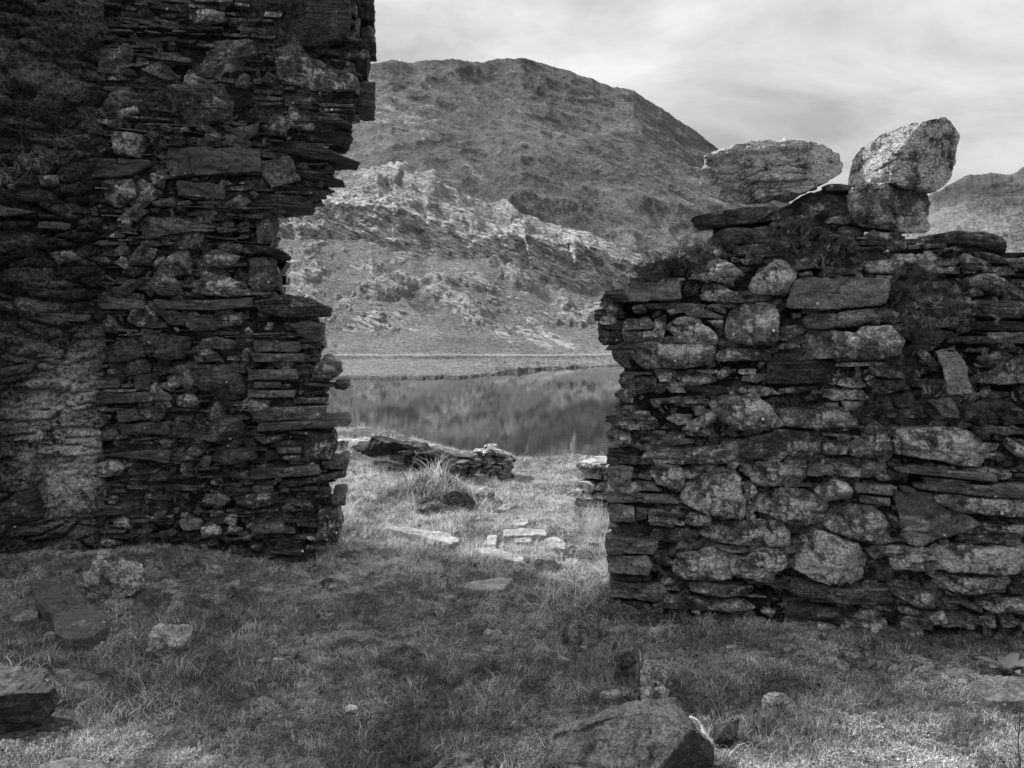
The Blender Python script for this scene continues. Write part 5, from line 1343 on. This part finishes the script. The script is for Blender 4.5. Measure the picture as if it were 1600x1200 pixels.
# foreground, left
g_slab('smooth dark slab leaning down the bank at the foot of the tall wall', [(46,905),(70,897),(110,895),(120,925),(165,965),(168,980),(140,996),(110,1000),(85,985),(82,962),(60,945)], .065, 721, .25, M_smooth, group='fallen stones below the tall wall', lich=.2)
g_slab('dark flat stone half under the leaning slab', [(12,965),(35,935),(52,925),(62,945),(60,962),(30,972)], .03, 722, .35, M_smooth, group='fallen stones below the tall wall')
g_slab('small dark slate tucked above the leaning slab', [(75,893),(95,885),(130,882),(112,894)], .03, 723, .3, M_smooth, group='fallen stones below the tall wall')
g_slab('dark slab sunk flat in the grass below the leaning slab', [(76,1045),(110,1040),(150,1053),(188,1078),(160,1086),(110,1075)], .012, 724, .4, M_smooth, group='fallen stones below the tall wall')
g_slab('grass covered slab at the bottom left edge of the turf', [(55,1200),(80,1184),(110,1180),(160,1190),(190,1215),(60,1225)], .012, 725, .4, M_smooth, group='fallen stones below the tall wall')
g_slab('thin shard of slate tilting in the grass under the wall', [(304,866),(312,862),(330,876),(352,892),(340,890),(318,880)], .06, 726, .5, M_wall, group='fallen stones below the tall wall')
g_slab('flat stone with a light rim right of the shard', [(310,930),(335,918),(375,908),(372,918),(345,933),(320,938)], .05, 727, .5, M_wall, group='fallen stones below the tall wall')
g_slab('sliver of pale slate edge showing through the grass', [(392,1032),(420,1022),(465,1013),(470,1018),(440,1030),(400,1036)], .03, 728, .6, M_wall, group='fallen stones below the tall wall')
g_slab('dark stone sunk in a hollow of the grass', [(622,1012),(632,1006),(645,1008),(648,1020),(636,1026),(624,1022)], .012, 730, .2, M_dark, 'rough', group='small stones in the grass')
g_slab('flat dark slab at the bottom edge beneath the white pebble', [(672,1205),(690,1178),(720,1172),(755,1180),(762,1215),(700,1225)], .02, 731, .5, M_wall, lich=.2, group='flat slates lying in the grass')
g_slab('low dark lump of stone near the tall wall corner', [(497,908),(512,902),(530,905),(535,914),(515,918)], .02, 732, .3, M_wall, 'rough', group='small stones in the grass')
# foreground, right
g_slab('stack of thin slates at the foot of the wall end', [(880,972),(895,964),(925,960),(940,966),(936,978),(905,982),(884,980)], .10, 741, .45, M_wall, 'slate', group='fallen stones below the boulder wall')
g_slab('smooth dark slab half buried at the right edge beneath the leafy rosette', [(1518,1064),(1545,1056),(1610,1060),(1625,1085),(1600,1094),(1545,1094),(1525,1082)], .05, 742, .4, M_smooth, group='fallen stones below the boulder wall')
def g_boulder(label, pts, Y, D, seed, tone, lich, mat, name='rock', strata=0.0, power=0.5, group=None, drop=0.05, amp=1.0, res=0.008):
    """outline in the upright plane at distance Y; its foot goes a little into the ground"""
    fr = Frame((0, Y, 0), (1, 0, 0), (0, 0, 1), (0, -1, 0))
    q = np.array([((x-800)/F*Y, EYE+(HY-y)/F*Y) for x, y in pts]); lo = q[:, 1].min(); c = q.mean(0)
    g = float(ground_z(np.array([c[0]]), np.array([Y]))[0])
    a = Acc(); boulder(a, fr, q, D, seed, tone, lich, strata=strata, power=power, res=res, amp=amp)
    t_ = np.linspace(0, 2*np.pi, 12, endpoint=False); hw = (q[:, 0].max()-q[:, 0].min())/2
    FOOT.append(np.stack([c[0]+np.cos(t_)*hw*1.02, Y+np.sin(t_)*D*1.05], 1))
    return loose(name, label, 'rock', a, mat, (c[0], Y, min(g, lo+0.02)), group)
g_boulder('large dark layered boulder filling the bottom edge of the grass', [(846,1290),(850,1172),(862,1142),(900,1126),(960,1110),(1010,1102),(1045,1108),(1078,1126),(1096,1152),(1112,1178),(1110,1200),(1080,1290)], 3.0, .22, 51, .38, .15, M_massive, 'boulder', strata=.004, power=.40, amp=.9)
g_boulder('tiny white pebble alone in the shaded grass', [(537,1112),(538,1104),(545,1100),(556,1102),(560,1108),(556,1114)], 3.42, .02, 64, .8, .8, M_quartz, group='small stones in the grass', res=.004)
g_boulder('white quartz rock clasped to the big layered boulder', [(1072,1128),(1080,1120),(1094,1130),(1104,1145),(1112,1158),(1110,1170),(1098,1168),(1086,1150)], 3.06, .05, 52, .9, .3, M_quartz, group='fallen stones below the boulder wall')
g_boulder('dark wedge of stone right of the white quartz rock', [(1112,1160),(1118,1140),(1135,1130),(1155,1122),(1152,1138),(1130,1160)], 3.2, .06, 53, .15, .1, M_dark, group='fallen stones below the boulder wall')
g_boulder('white faced rock humped in the turf between boulder and wall', [(1190,1125),(1191,1104),(1200,1090),(1220,1084),(1240,1091),(1246,1102),(1225,1108),(1205,1135)], 3.46, .05, 54, .95, .7, M_pale, group='fallen stones below the boulder wall')
g_boulder('dark upright stump of stone behind the big boulder', [(958,1062),(960,1022),(975,1012),(990,1010),(994,1040),(990,1075),(972,1078)], 3.76, .05, 55, .4, .3, M_wall, group='fallen stones below the boulder wall', power=.35)
g_boulder('pale mossy lump of rock beside the dark stump', [(995,1090),(996,1045),(1010,1030),(1030,1034),(1045,1052),(1058,1075),(1052,1095)], 3.60, .10, 56, .45, .7, M_wall, group='fallen stones below the boulder wall')
g_boulder('dark stone just under the bottom quoin of the wall end', [(952,975),(955,950),(975,944),(996,950),(1000,972),(985,980)], 4.5, .08, 57, .25, .3, M_wall, group='fallen stones below the boulder wall')
g_boulder('dark stone leaning on the wall foot near its middle', [(1325,1052),(1328,1034),(1345,1024),(1366,1034),(1372,1050),(1360,1066)], 3.84, .05, 58, .4, .3, M_wall, group='fallen stones below the boulder wall')
g_boulder('triangular lichened stone standing against the bank of the tall wall', [(118,940),(133,895),(155,862),(190,870),(222,882),(226,905),(205,930),(150,940)], 4.5, .07, 59, .55, .8, M_wall, group='fallen stones below the tall wall', power=.35)
g_boulder('small rough stone with a white cap in the left grass', [(228,1032),(232,1012),(240,990),(242,977),(268,974),(297,981),(297,994),(284,1010),(262,1030)], 3.92, .06, 60, .62, .9, M_pale, group='fallen stones below the tall wall', power=.38)
g_boulder('dark broken block of slate jutting in at the left picture edge', [(-70,1180),(-60,1068),(0,1060),(60,1066),(90,1080),(92,1095),(75,1120),(40,1140),(0,1148)], 3.32, .18, 62, .22, .2, M_dark, group='fallen stones below the tall wall', strata=.01, power=.4)
g_boulder('rough rock embedded at the wall foot under the rendered face', [(-40,880),(0,868),(30,862),(45,880),(20,905),(-40,915)], 4.75, .1, 63, .3, .4, M_wall, group='fallen stones below the tall wall')

cr_ = np.random.default_rng(55)
chips = []
for k in range(5):
    q = np.array([(-.5, -.2), (-.2, -.42), (.25, -.36), (.5, 0), (.3, .4), (-.25, .34)])*np.array([.13, .075])*(1+cr_.normal(0, .15, (6, 2))); a = Acc()
    stone(a, Frame((0, 0, 0), (1, 0, 0), (0, 1, 0), (0, 0, 1)), q, .012, .035, 900+k, 'slab', .45+.08*k, .4, closed=True, res=.007, tilt=.05)
    chips.append(a.build('slate_chip', M_wall if k % 2 else M_slab, link=False))
def chip_at(x_, y_, k, sc_, where):
    src = chips[k]; o = src.copy(); COL.link(o); z_ = float(ground_z(np.array([x_]), np.array([y_]))[0])
    o.location = (x_, y_, z_+0.012); o.rotation_euler = (cr_.normal(0, .16), cr_.normal(0, .16), cr_.uniform(0, 6.28)); o.scale = (sc_, sc_*cr_.uniform(.7, 1.2), sc_)
    tag(o, ('larger ' if sc_ > .78 else 'tiny ')+('pale' if k % 2 == 0 else 'dark')+' slate chip half sunk in turf '+where, 'slate chip', 'slate chips '+where)
    t_ = np.linspace(0, 2*np.pi, 8, endpoint=False); FOOT.append(np.stack([x_+np.cos(t_)*.055*sc_, y_+np.sin(t_)*.035*sc_], 1))
for (cx0, cy0, sx_, sy_, n_, where) in ((-1.9, 4.6, .5, .3, 12, 'on the bank under the tall wall'), (-.75, 5.1, .25, .15, 6, 'off the corner of the tall wall'), (.75, 4.2, .3, .1, 9, 'by the foot of the boulder wall end'), (1.8, 3.85, .4, .1, 10, 'along the middle foot of the boulder wall'), (.3, 6.6, .3, .5, 12, 'round the doorway slab cluster'), (-.8, 6.6, .3, .5, 8, 'on the slope round the long pale slab'), (0, 4.0, .6, .3, 6, 'in the shaded middle of the grass')):
    for _ in range(n_): chip_at(cx0+cr_.normal(0, sx_), cy0+cr_.normal(0, sy_), int(cr_.integers(5)), cr_.uniform(.45, 1.1), where)
# ------------------------------------------------------------------ vegetation
def blades(n, r, h, w, lean, seed, seg=3, tone=(-0.15, 1.35), droop=0.5):
    r_ = np.random.default_rng(seed); a = Acc()
    for i in range(n):
        an = r_.uniform(0, 2*np.pi); rr = r*math.sqrt(r_.random()); bx, by = rr*math.cos(an), rr*math.sin(an)
        hh = h*r_.uniform(0.45, 1.15); la = r_.uniform(0, 2*np.pi); le = lean*r_.uniform(0.1, 1.2)*hh
        fa = r_.uniform(0, np.pi); wx, wy = math.cos(fa)*w, math.sin(fa)*w
        V = []; 
        for k in range(seg+1):
            t = k/seg; ww = (1-t*0.85)*r_.uniform(.9, 1.1)
            x = bx+math.cos(la)*le*t**1.8; y = by+math.sin(la)*le*t**1.8; z = hh*(t-droop*0.35*t**3)-0.004
            V += [(x-wx*ww/2, y-wy*ww/2, z), (x+wx*ww/2, y+wy*ww/2, z)]
        q = [(2*k, 2*k+1, 2*k+3, 2*k+2) for k in range(seg)]
        a.add(V, q, None, r_.uniform(*tone))
    return a
def mosstuft(n, r, h, w, seed, tone=(0.1, 0.9)):
    r_ = np.random.default_rng(seed)
    th = r_.uniform(0, 2*np.pi, n); rr = r*np.sqrt(r_.random(n)); c = np.stack([rr*np.cos(th), rr*np.sin(th), h*(1-(rr/r)**2)*r_.uniform(0.2, 1, n)], 1)
    d1 = r_.normal(size=(n, 3)); d1 /= np.linalg.norm(d1, axis=1)[:, None]; d2 = np.cross(d1, r_.normal(size=(n, 3))); d2 /= np.linalg.norm(d2, axis=1)[:, None]
    V = np.stack([c-d2*w*0.3, c+d2*w*0.3, c+d1*w*1.6], 1).reshape(-1, 3)
    a = Acc(); a.add(V, None, np.arange(3*n).reshape(-1, 3), np.repeat(r_.uniform(*tone, n), 3)); return a
def proto(acc, mat): return acc.build('tuft_source', mat, link=False, smooth_shade=False)
P_short = [proto(blades(30, .035, .030, .0030, 1.0, s), M_grass) for s in (1, 2, 3)]
P_long = [proto(blades(24, .03, .07, .0032, .9, s, 4), M_grass) for s in (4, 5)]
P_moss = [proto(mosstuft(150, .032, .020, .0048, s, (-.1, 1.2)), M_moss) for s in (6, 7)]
P_heath = [proto(mosstuft(260, .035, .032, .0048, s, (0.0, 0.7)), M_moss) for s in (8, 9)]
P_reed = [proto(blades(26, .05, .30, .004, .55, s, 5, (0.3, 1.0)), M_grass) for s in (10, 11)]
P_fern = [proto(blades(9, .02, .09, .014, 1.1, s, 4, (0.2, 0.9), 0.8), M_grass) for s in (12, 13)]
P_straw = [proto(blades(5, .03, .11, .0022, 1.6, s, 5, (0.9, 1.5), 1.0), M_grass) for s in (14, 15)]
def scatter(name, protos, P, rot, scl, tone, idx, label, cat, parent=None):
    me = bpy.data.meshes.new(name); me.vertices.add(len(P)); me.vertices.foreach_set('co', np.asarray(P, np.float32).ravel()); me.update()
    for nm, ty, arr in (('rot', 'FLOAT_VECTOR', rot), ('scl', 'FLOAT', scl), ('itone', 'FLOAT', tone)):
        at = me.attributes.new(nm, ty, 'POINT'); at.data.foreach_set('vector' if ty == 'FLOAT_VECTOR' else 'value', np.asarray(arr, np.float32).ravel())
    at = me.attributes.new('idx', 'INT', 'POINT'); at.data.foreach_set('value', np.asarray(idx, np.int32))
    o = bpy.data.objects.new(name, me); COL.link(o)
    ng = bpy.data.node_groups.new(name, 'GeometryNodeTree')
    ng.interface.new_socket('Geometry', in_out='INPUT', socket_type='NodeSocketGeometry'); ng.interface.new_socket('Geometry', in_out='OUTPUT', socket_type='NodeSocketGeometry')
    N = ng.nodes; gi = N.new('NodeGroupInput'); go = N.new('NodeGroupOutput')
    mp = N.new('GeometryNodeMeshToPoints'); ng.links.new(gi.outputs[0], mp.inputs['Mesh'])
    jn = N.new('GeometryNodeGeometryToInstance')
    for pr in reversed(protos):
        oi = N.new('GeometryNodeObjectInfo'); oi.inputs['Object'].default_value = pr; oi.transform_space = 'ORIGINAL'
        ng.links.new(oi.outputs['Geometry'], jn.inputs[0])
    ip = N.new('GeometryNodeInstanceOnPoints'); ip.inputs['Pick Instance'].default_value = True
    ng.links.new(mp.outputs[0], ip.inputs['Points']); ng.links.new(jn.outputs[0], ip.inputs['Instance'])
    def na(nm, ty):
        n = N.new('GeometryNodeInputNamedAttribute'); n.data_type = ty; n.inputs['Name'].default_value = nm; return n.outputs['Attribute']
    ng.links.new(na('idx', 'INT'), ip.inputs['Instance Index'])
    er = N.new('FunctionNodeEulerToRotation'); ng.links.new(na('rot', 'FLOAT_VECTOR'), er.inputs[0]); ng.links.new(er.outputs[0], ip.inputs['Rotation'])
    ng.links.new(na('scl', 'FLOAT'), ip.inputs['Scale'])
    ng.links.new(ip.outputs[0], go.inputs[0])
    md = o.modifiers.new('scatter', 'NODES'); md.node_group = ng
    return tag(o, label, cat, kind='stuff')
R = np.random.default_rng(77)
# ground cover: density falls with distance
def samp(n, y0, y1, k=0.76, x0=None, x1=None):
    y = R.uniform(y0, y1, n); x = R.uniform(-1, 1, n)*(k*y+0.5) if x0 is None else R.uniform(x0, x1, n)
    return x, y
xs_, ys_ = [], []
for (n, y0, y1) in ((19000, 2.2, 4.0), (18000, 4.0, 6.2), (14000, 6.2, 8.4), (15000, 8.4, 12.2)):
    x, y = samp(n, y0, y1); xs_.append(x); ys_.append(y)
x = np.concatenate(xs_); y = np.concatenate(ys_)
keep = np.ones(len(x), bool); pt = np.stack([x, y], 1)
for poly in FOOT:
    c = poly.mean(0); keep &= ~in_poly(pt, c+(poly-c)*(1.04 if c[1] < 5.3 else 0.95))
def behind_wall(fr, u0, u1, th):
    uu = (pt-fr.o[:2])@fr.u[:2]; dd = (pt-fr.o[:2])@fr.d[:2]
    return (uu > u0) & (uu < u1) & (dd < -0.02) & (dd > -th)
keep &= ~behind_wall(FR, 0.03, 6, TH); keep &= ~behind_wall(FA, -6, 1.35, TH); keep &= ~behind_wall(FBk, -3, LB, 0.5)
x, y = x[keep], y[keep]; z = ground_z(x, y)
pp = np.stack([x, y, x*0], 1)
n1 = fbm(pp*1.5+4, 3); n2 = fbm(pp*5+8, 3); n3 = fbm(pp*0.7+2, 2)
sh = smooth((n1+0.5*n2+0.05)/0.3)          # 1 = mossy, short
kind_r = R.random(len(x))
near = y < 5.2
idx = np.where(kind_r < 0.70-0.35*sh*near, R.integers(0, 3, len(x)), 0)
is_m = (R.random(len(x)) < 0.15+0.6*sh*near); is_l = ~is_m & (R.random(len(x)) < 0.16*(1-sh)+0.10*(~near))
idx = R.integers(0, 3, len(x)); idx = np.where(is_l, 3+R.integers(0, 2, len(x)), idx); idx = np.where(is_m, 5+R.integers(0, 2, len(x)), idx)
is_s = R.random(len(x)) < 0.010; idx = np.where(is_s, 7+R.integers(0, 2, len(x)), idx)
px_ = 800+x/y*F; py_ = HY-(z-EYE)/y*F
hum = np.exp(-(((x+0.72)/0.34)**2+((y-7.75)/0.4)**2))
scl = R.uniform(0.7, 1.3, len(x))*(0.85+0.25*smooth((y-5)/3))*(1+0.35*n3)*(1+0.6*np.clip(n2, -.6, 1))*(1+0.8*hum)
tone = np.clip(0.42+0.55*n1+0.4*n2+0.10*sh+R.normal(0, .16, len(x))+0.38*smooth((y-4.8)/0.9)-0.35*hum*(y < 7.75), 0.02, 1.2)  # sunlit grass painted lighter past the shadow edge; hummock front painted in shade
rot = np.stack([R.normal(0, .18, len(x)), R.normal(0, .18, len(x)), R.uniform(0, 6.28, len(x))], 1)
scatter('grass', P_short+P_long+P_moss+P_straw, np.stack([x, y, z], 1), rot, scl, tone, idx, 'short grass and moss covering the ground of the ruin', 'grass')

def patch(name, protos, pts, label, cat, s=(0.7, 1.3), t=(0.2, 0.9), tiltx=0.3, group=None):
    P = np.asarray(pts); n = len(P)
    o = scatter(name, protos, P, np.stack([R.normal(0, tiltx, n), R.normal(0, tiltx, n), R.uniform(0, 6.28, n)], 1), R.uniform(*s, n), R.uniform(*t, n), R.integers(0, len(protos), n), label, cat)
    return o
def ground_spots(lst, spread):
    out = []
    for px, py, n in lst:
        c = ray_ground(px, py)
        for _ in range(n):
            q = c[:2]+R.normal(0, spread, 2); out.append((q[0], q[1], float(ground_z(np.array([q[0]]), np.array([q[1]]))[0])))
    return out
patch('rushes', P_reed, ground_spots([(925, 835, 9), (940, 820, 7), (915, 828, 5), (930, 850, 4), (945, 870, 3)], .07), 'tall wispy rushes growing before the wall stub', 'rushes', (0.5, 1.0), (0.4, 1.0), .2)
patch('wispy_grass', P_straw, ground_spots([(880, 930, 5), (905, 925, 4), (870, 950, 4), (935, 940, 5), (850, 930, 3), (630, 880, 3), (620, 760, 6), (690, 760, 14)], .08), 'sparse tall dry stalks in the doorway grass', 'grass', (1.0, 2.0), (0.5, 1.0), .2)
hb = [( -0.72+R.normal(0, .2), 7.6+R.normal(0, .13)) for _ in range(80)]
patch('turf_overhang', P_long, [(u, v, float(ground_z(np.array([u]), np.array([v]))[0])) for u, v in hb], 'shaggy tussock of long grass hanging over the hummock', 'tussock', (0.7, 1.3), (0.0, 0.5), .5)
g_boulder('soil lump added as the shade below the shaggy turf hummock', [(655,796),(664,782),(690,770),(712,766),(730,772),(742,786),(734,797),(700,799)], 7.36, .10, 65, .0, .0, M_ground, 'undercut_shade_lump', res=.012)  # soil lump added to stand for the shadow under the turf overhang
# ferns and leafy weeds at the foot of the right wall
fs = [(975,1000,3),(1010,985,2),(1040,1005,2),(1095,1010,4),(1130,1003,3),(1180,1010,3),(1245,1020,4),(1290,1015,4),(1370,1030,5),(1385,1020,3),(1440,1035,3),(1500,1020,3),(1560,1000,4)]
patch('leafy_weeds', P_fern, ground_spots([(a_, b_-8, c_) for a_, b_, c_ in fs], .04), 'low leafy weeds along the foot of the boulder wall', 'weeds', (0.45, 0.85), (0.0, 0.5), .35)
# moss and heather on the walls
def wall_spots(fr, lst, d0, dd, sp=0.03):
    out = []
    for px, py, n, s in lst:
        for _ in range(n):
            x_, y_ = px+R.normal(0, s), py+R.normal(0, s*0.5)
            d = d0+R.uniform(-dd, dd*0.3); q = to_uw(fr, x_, y_, d); out.append(tuple(fr.world(q[0], q[1], d)))
    return out
heath = [(1000,432,18,18),(1060,410,30,22),(1100,392,30,18),(1130,380,16,16),(1230,360,30,18),(1250,385,34,22),(1290,400,34,20),(1215,335,10,8),(1310,412,20,14),(1020,425,40,20),(1060,405,40,20),(1090,392,30,18),(1150,375,30,20),(1235,352,40,14),(1275,360,44,20),(1320,378,30,14),(1250,395,30,22),(1200,372,20,14),(1340,400,10,14),
         (1420,440,40,26),(1430,470,40,28),(1470,450,26,24),(1400,460,26,14),(1440,505,30,20),(1450,530,20,16),(1500,640,34,26),(1440,625,30,22),(1380,630,22,18),(1560,640,20,20),(1400,655,12,12),(1540,650,14,18),
         (1080,450,10,8),(1190,480,8,8),(1150,560,6,6),(1210,560,8,10),(1350,590,10,12),(1180,600,8,14),(1470,820,26,16),(1500,800,16,14),(1400,740,16,12),(1350,650,10,10),(1100,690,8,10),(1060,940,24,10),(1050,900,16,10),(1070,860,10,8)]
patch('heather', P_heath, wall_spots(FR, heath, 0.0, 0.06), 'dark heather and moss growing in tufts on the boulder wall', 'heather', (0.4, 1.0), (0.0, 0.5), 1.2)
patch('wall_moss', P_moss, wall_spots(FR, [(R.uniform(960, 1600), R.uniform(450, 1010), 2, 8) for _ in range(420)], -0.015, 0.03), 'small moss cushions in the joints of the boulder wall', 'moss', (0.3, 0.9), (0.05, 0.7), 1.4)
patch('wall_moss', P_moss, wall_spots(FA, [(R.uniform(150, 515), R.uniform(0, 860), 2, 8) for _ in range(700)], -0.01, 0.03), 'small moss cushions in the joints of the tall wall', 'moss', (0.3, 1.0), (0.0, 0.6), 1.4)
patch('hanging_weeds', P_straw, wall_spots(FBk, [(30, 265, 14, 26), (55, 255, 10, 18), (10, 280, 10, 16)], 0.06, 0.04), 'dead stalks tangled on the rendered part of the tall wall', 'weeds', (0.5, 0.9), (0.2, 0.6), 1.5)
patch('wall_grass', P_long, wall_spots(FR, [(1290,400,10,16),(1240,375,10,14),(1270,330,4,8),(1100,400,8,14),(1460,470,16,26),(1420,500,12,20),(1500,620,10,24),(950,490,8,14)], 0.02, 0.05), 'thin grass sprouting from the broken top of the boulder wall', 'grass', (0.5, 1.0), (0.2, 0.8), .7)

# leafy rosette at the right edge
def leaf(acc, L_, W_, az, el, seed, tone):
    n = 9; m = 5; r_ = np.random.default_rng(seed)
    s = np.linspace(0, 1, n); wd = W_*np.sin(np.clip(s*0.93+0.07, 0, 1)*np.pi)**0.75*(0.35+0.65*s**0.4)
    V = []
    for i in range(n):
        e = el-0.75*s[i]**1.5
        rx = L_*s[i]*math.cos(el*0.5+e*0.5); rz = L_*(s[i]*math.sin(el)-0.35*s[i]**2.2)
        for j in range(m):
            t = (j/(m-1)-0.5)*2; lat = wd[i]*t/2; zz = rz+0.16*abs(t)*wd[i]+0.003*math.sin(s[i]*30+seed)*abs(t)
            V.append((math.cos(az)*rx-math.sin(az)*lat, math.sin(az)*rx+math.cos(az)*lat, zz))
    acc.add(V, grid_quads(n, m), None, tone)
c = ray_ground(1574, 1058)
root = empty('foxglove_plant', tuple(c)); tag(root, 'broad leaved rosette plant at the right edge by the wall foot', 'plant', kind='thing')
for i in range(15):
    a = Acc(); az = i*2.4+0.3; inner = i >= 9
    leaf(a, .09 if inner else .15, .042 if inner else .062, az, 1.3 if inner else 0.70+0.22*(i % 3), i, 0.45+0.05*(i % 4))
    V0 = a.v[0]+c; a.v[0] = V0
    a.build('leaf', M_leaf, root, c)
a = Acc(); a.add(blades(8, .006, .04, .004, .6, 3).v and np.concatenate(blades(8, .006, .04, .004, .6, 3).v)+c, np.concatenate([np.array(q) for q in blades(8, .006, .04, .004, .6, 3).q])); a.build('crown_shoots', M_leaf, root, c)
# thin dead stalk at the right edge
def tube(acc, pts, r0, r1, n=6, tone=.3):
    P = np.array(pts, float); V = []
    for i, p in enumerate(P):
        f = i/(len(P)-1); rr = r0*(1-f)+r1*f
        for k in range(n):
            V.append(p+np.array([math.cos(2*math.pi*k/n), math.sin(2*math.pi*k/n), 0])*rr)
    acc.add(V, grid_quads(len(P), n, True), None, tone)
b0 = ray_ground(1592, 1215); a = Acc()
tube(a, [b0+np.array([0.004*math.sin(k*1.3), 0, k*0.035]) for k in range(9)], .0035, .0015); 
loose('dead_stalk', 'thin dark dead stalk rising at the right edge of the grass', 'stalk', a, M_dark, b0)
# conifer twigs poking in at the right, tree stands out of frame behind the wall
def conifer():
    base = np.array([4.20, 6.6, 0.0]); base[2] = float(ground_z(np.array([4.20]), np.array([6.6]))[0])
    root = empty('spruce_tree', tuple(base)); tag(root, 'young spruce whose dark branch tips reach in above the low wall', 'tree')
    a = Acc(); tube(a, [base+np.array([0.01*math.sin(k), 0, k*0.25]) for k in range(13)], .04, .008, 8, .3); a.build('trunk', M_dark, root, base)
    a = Acc(); r_ = np.random.default_rng(5)
    for k in range(60):
        h = 0.4+2.5*k/60; az = k*2.4; L0 = 0.9*(1-h/3.3)+0.06
        for s in range(int(14+L0*30)):
            t = s/(14+L0*30); p = base+np.array([math.cos(az)*L0*t, math.sin(az)*L0*t, h-0.05*t])
            for q in range(5):
                dr = r_.normal(size=3); dr /= np.linalg.norm(dr); dr = dr*0.5+np.array([math.cos(az), math.sin(az), 0])*0.6; e = p+dr*0.028; sd = np.cross(dr, [0, 0, 1]); sd = sd/(np.linalg.norm(sd)+1e-6)*0.0022
                n0 = a.n; a.add([p-sd, p+sd, e], None, [[0, 1, 2]], r_.uniform(0, .6))
        tube(a, [base+np.array([math.cos(az)*L0*t, math.sin(az)*L0*t, h-0.05*t]) for t in (0, .5, 1)], .007, .003, 4, .1)
    a.build('crown', M_moss, root, base, smooth_shade=False)
conifer()
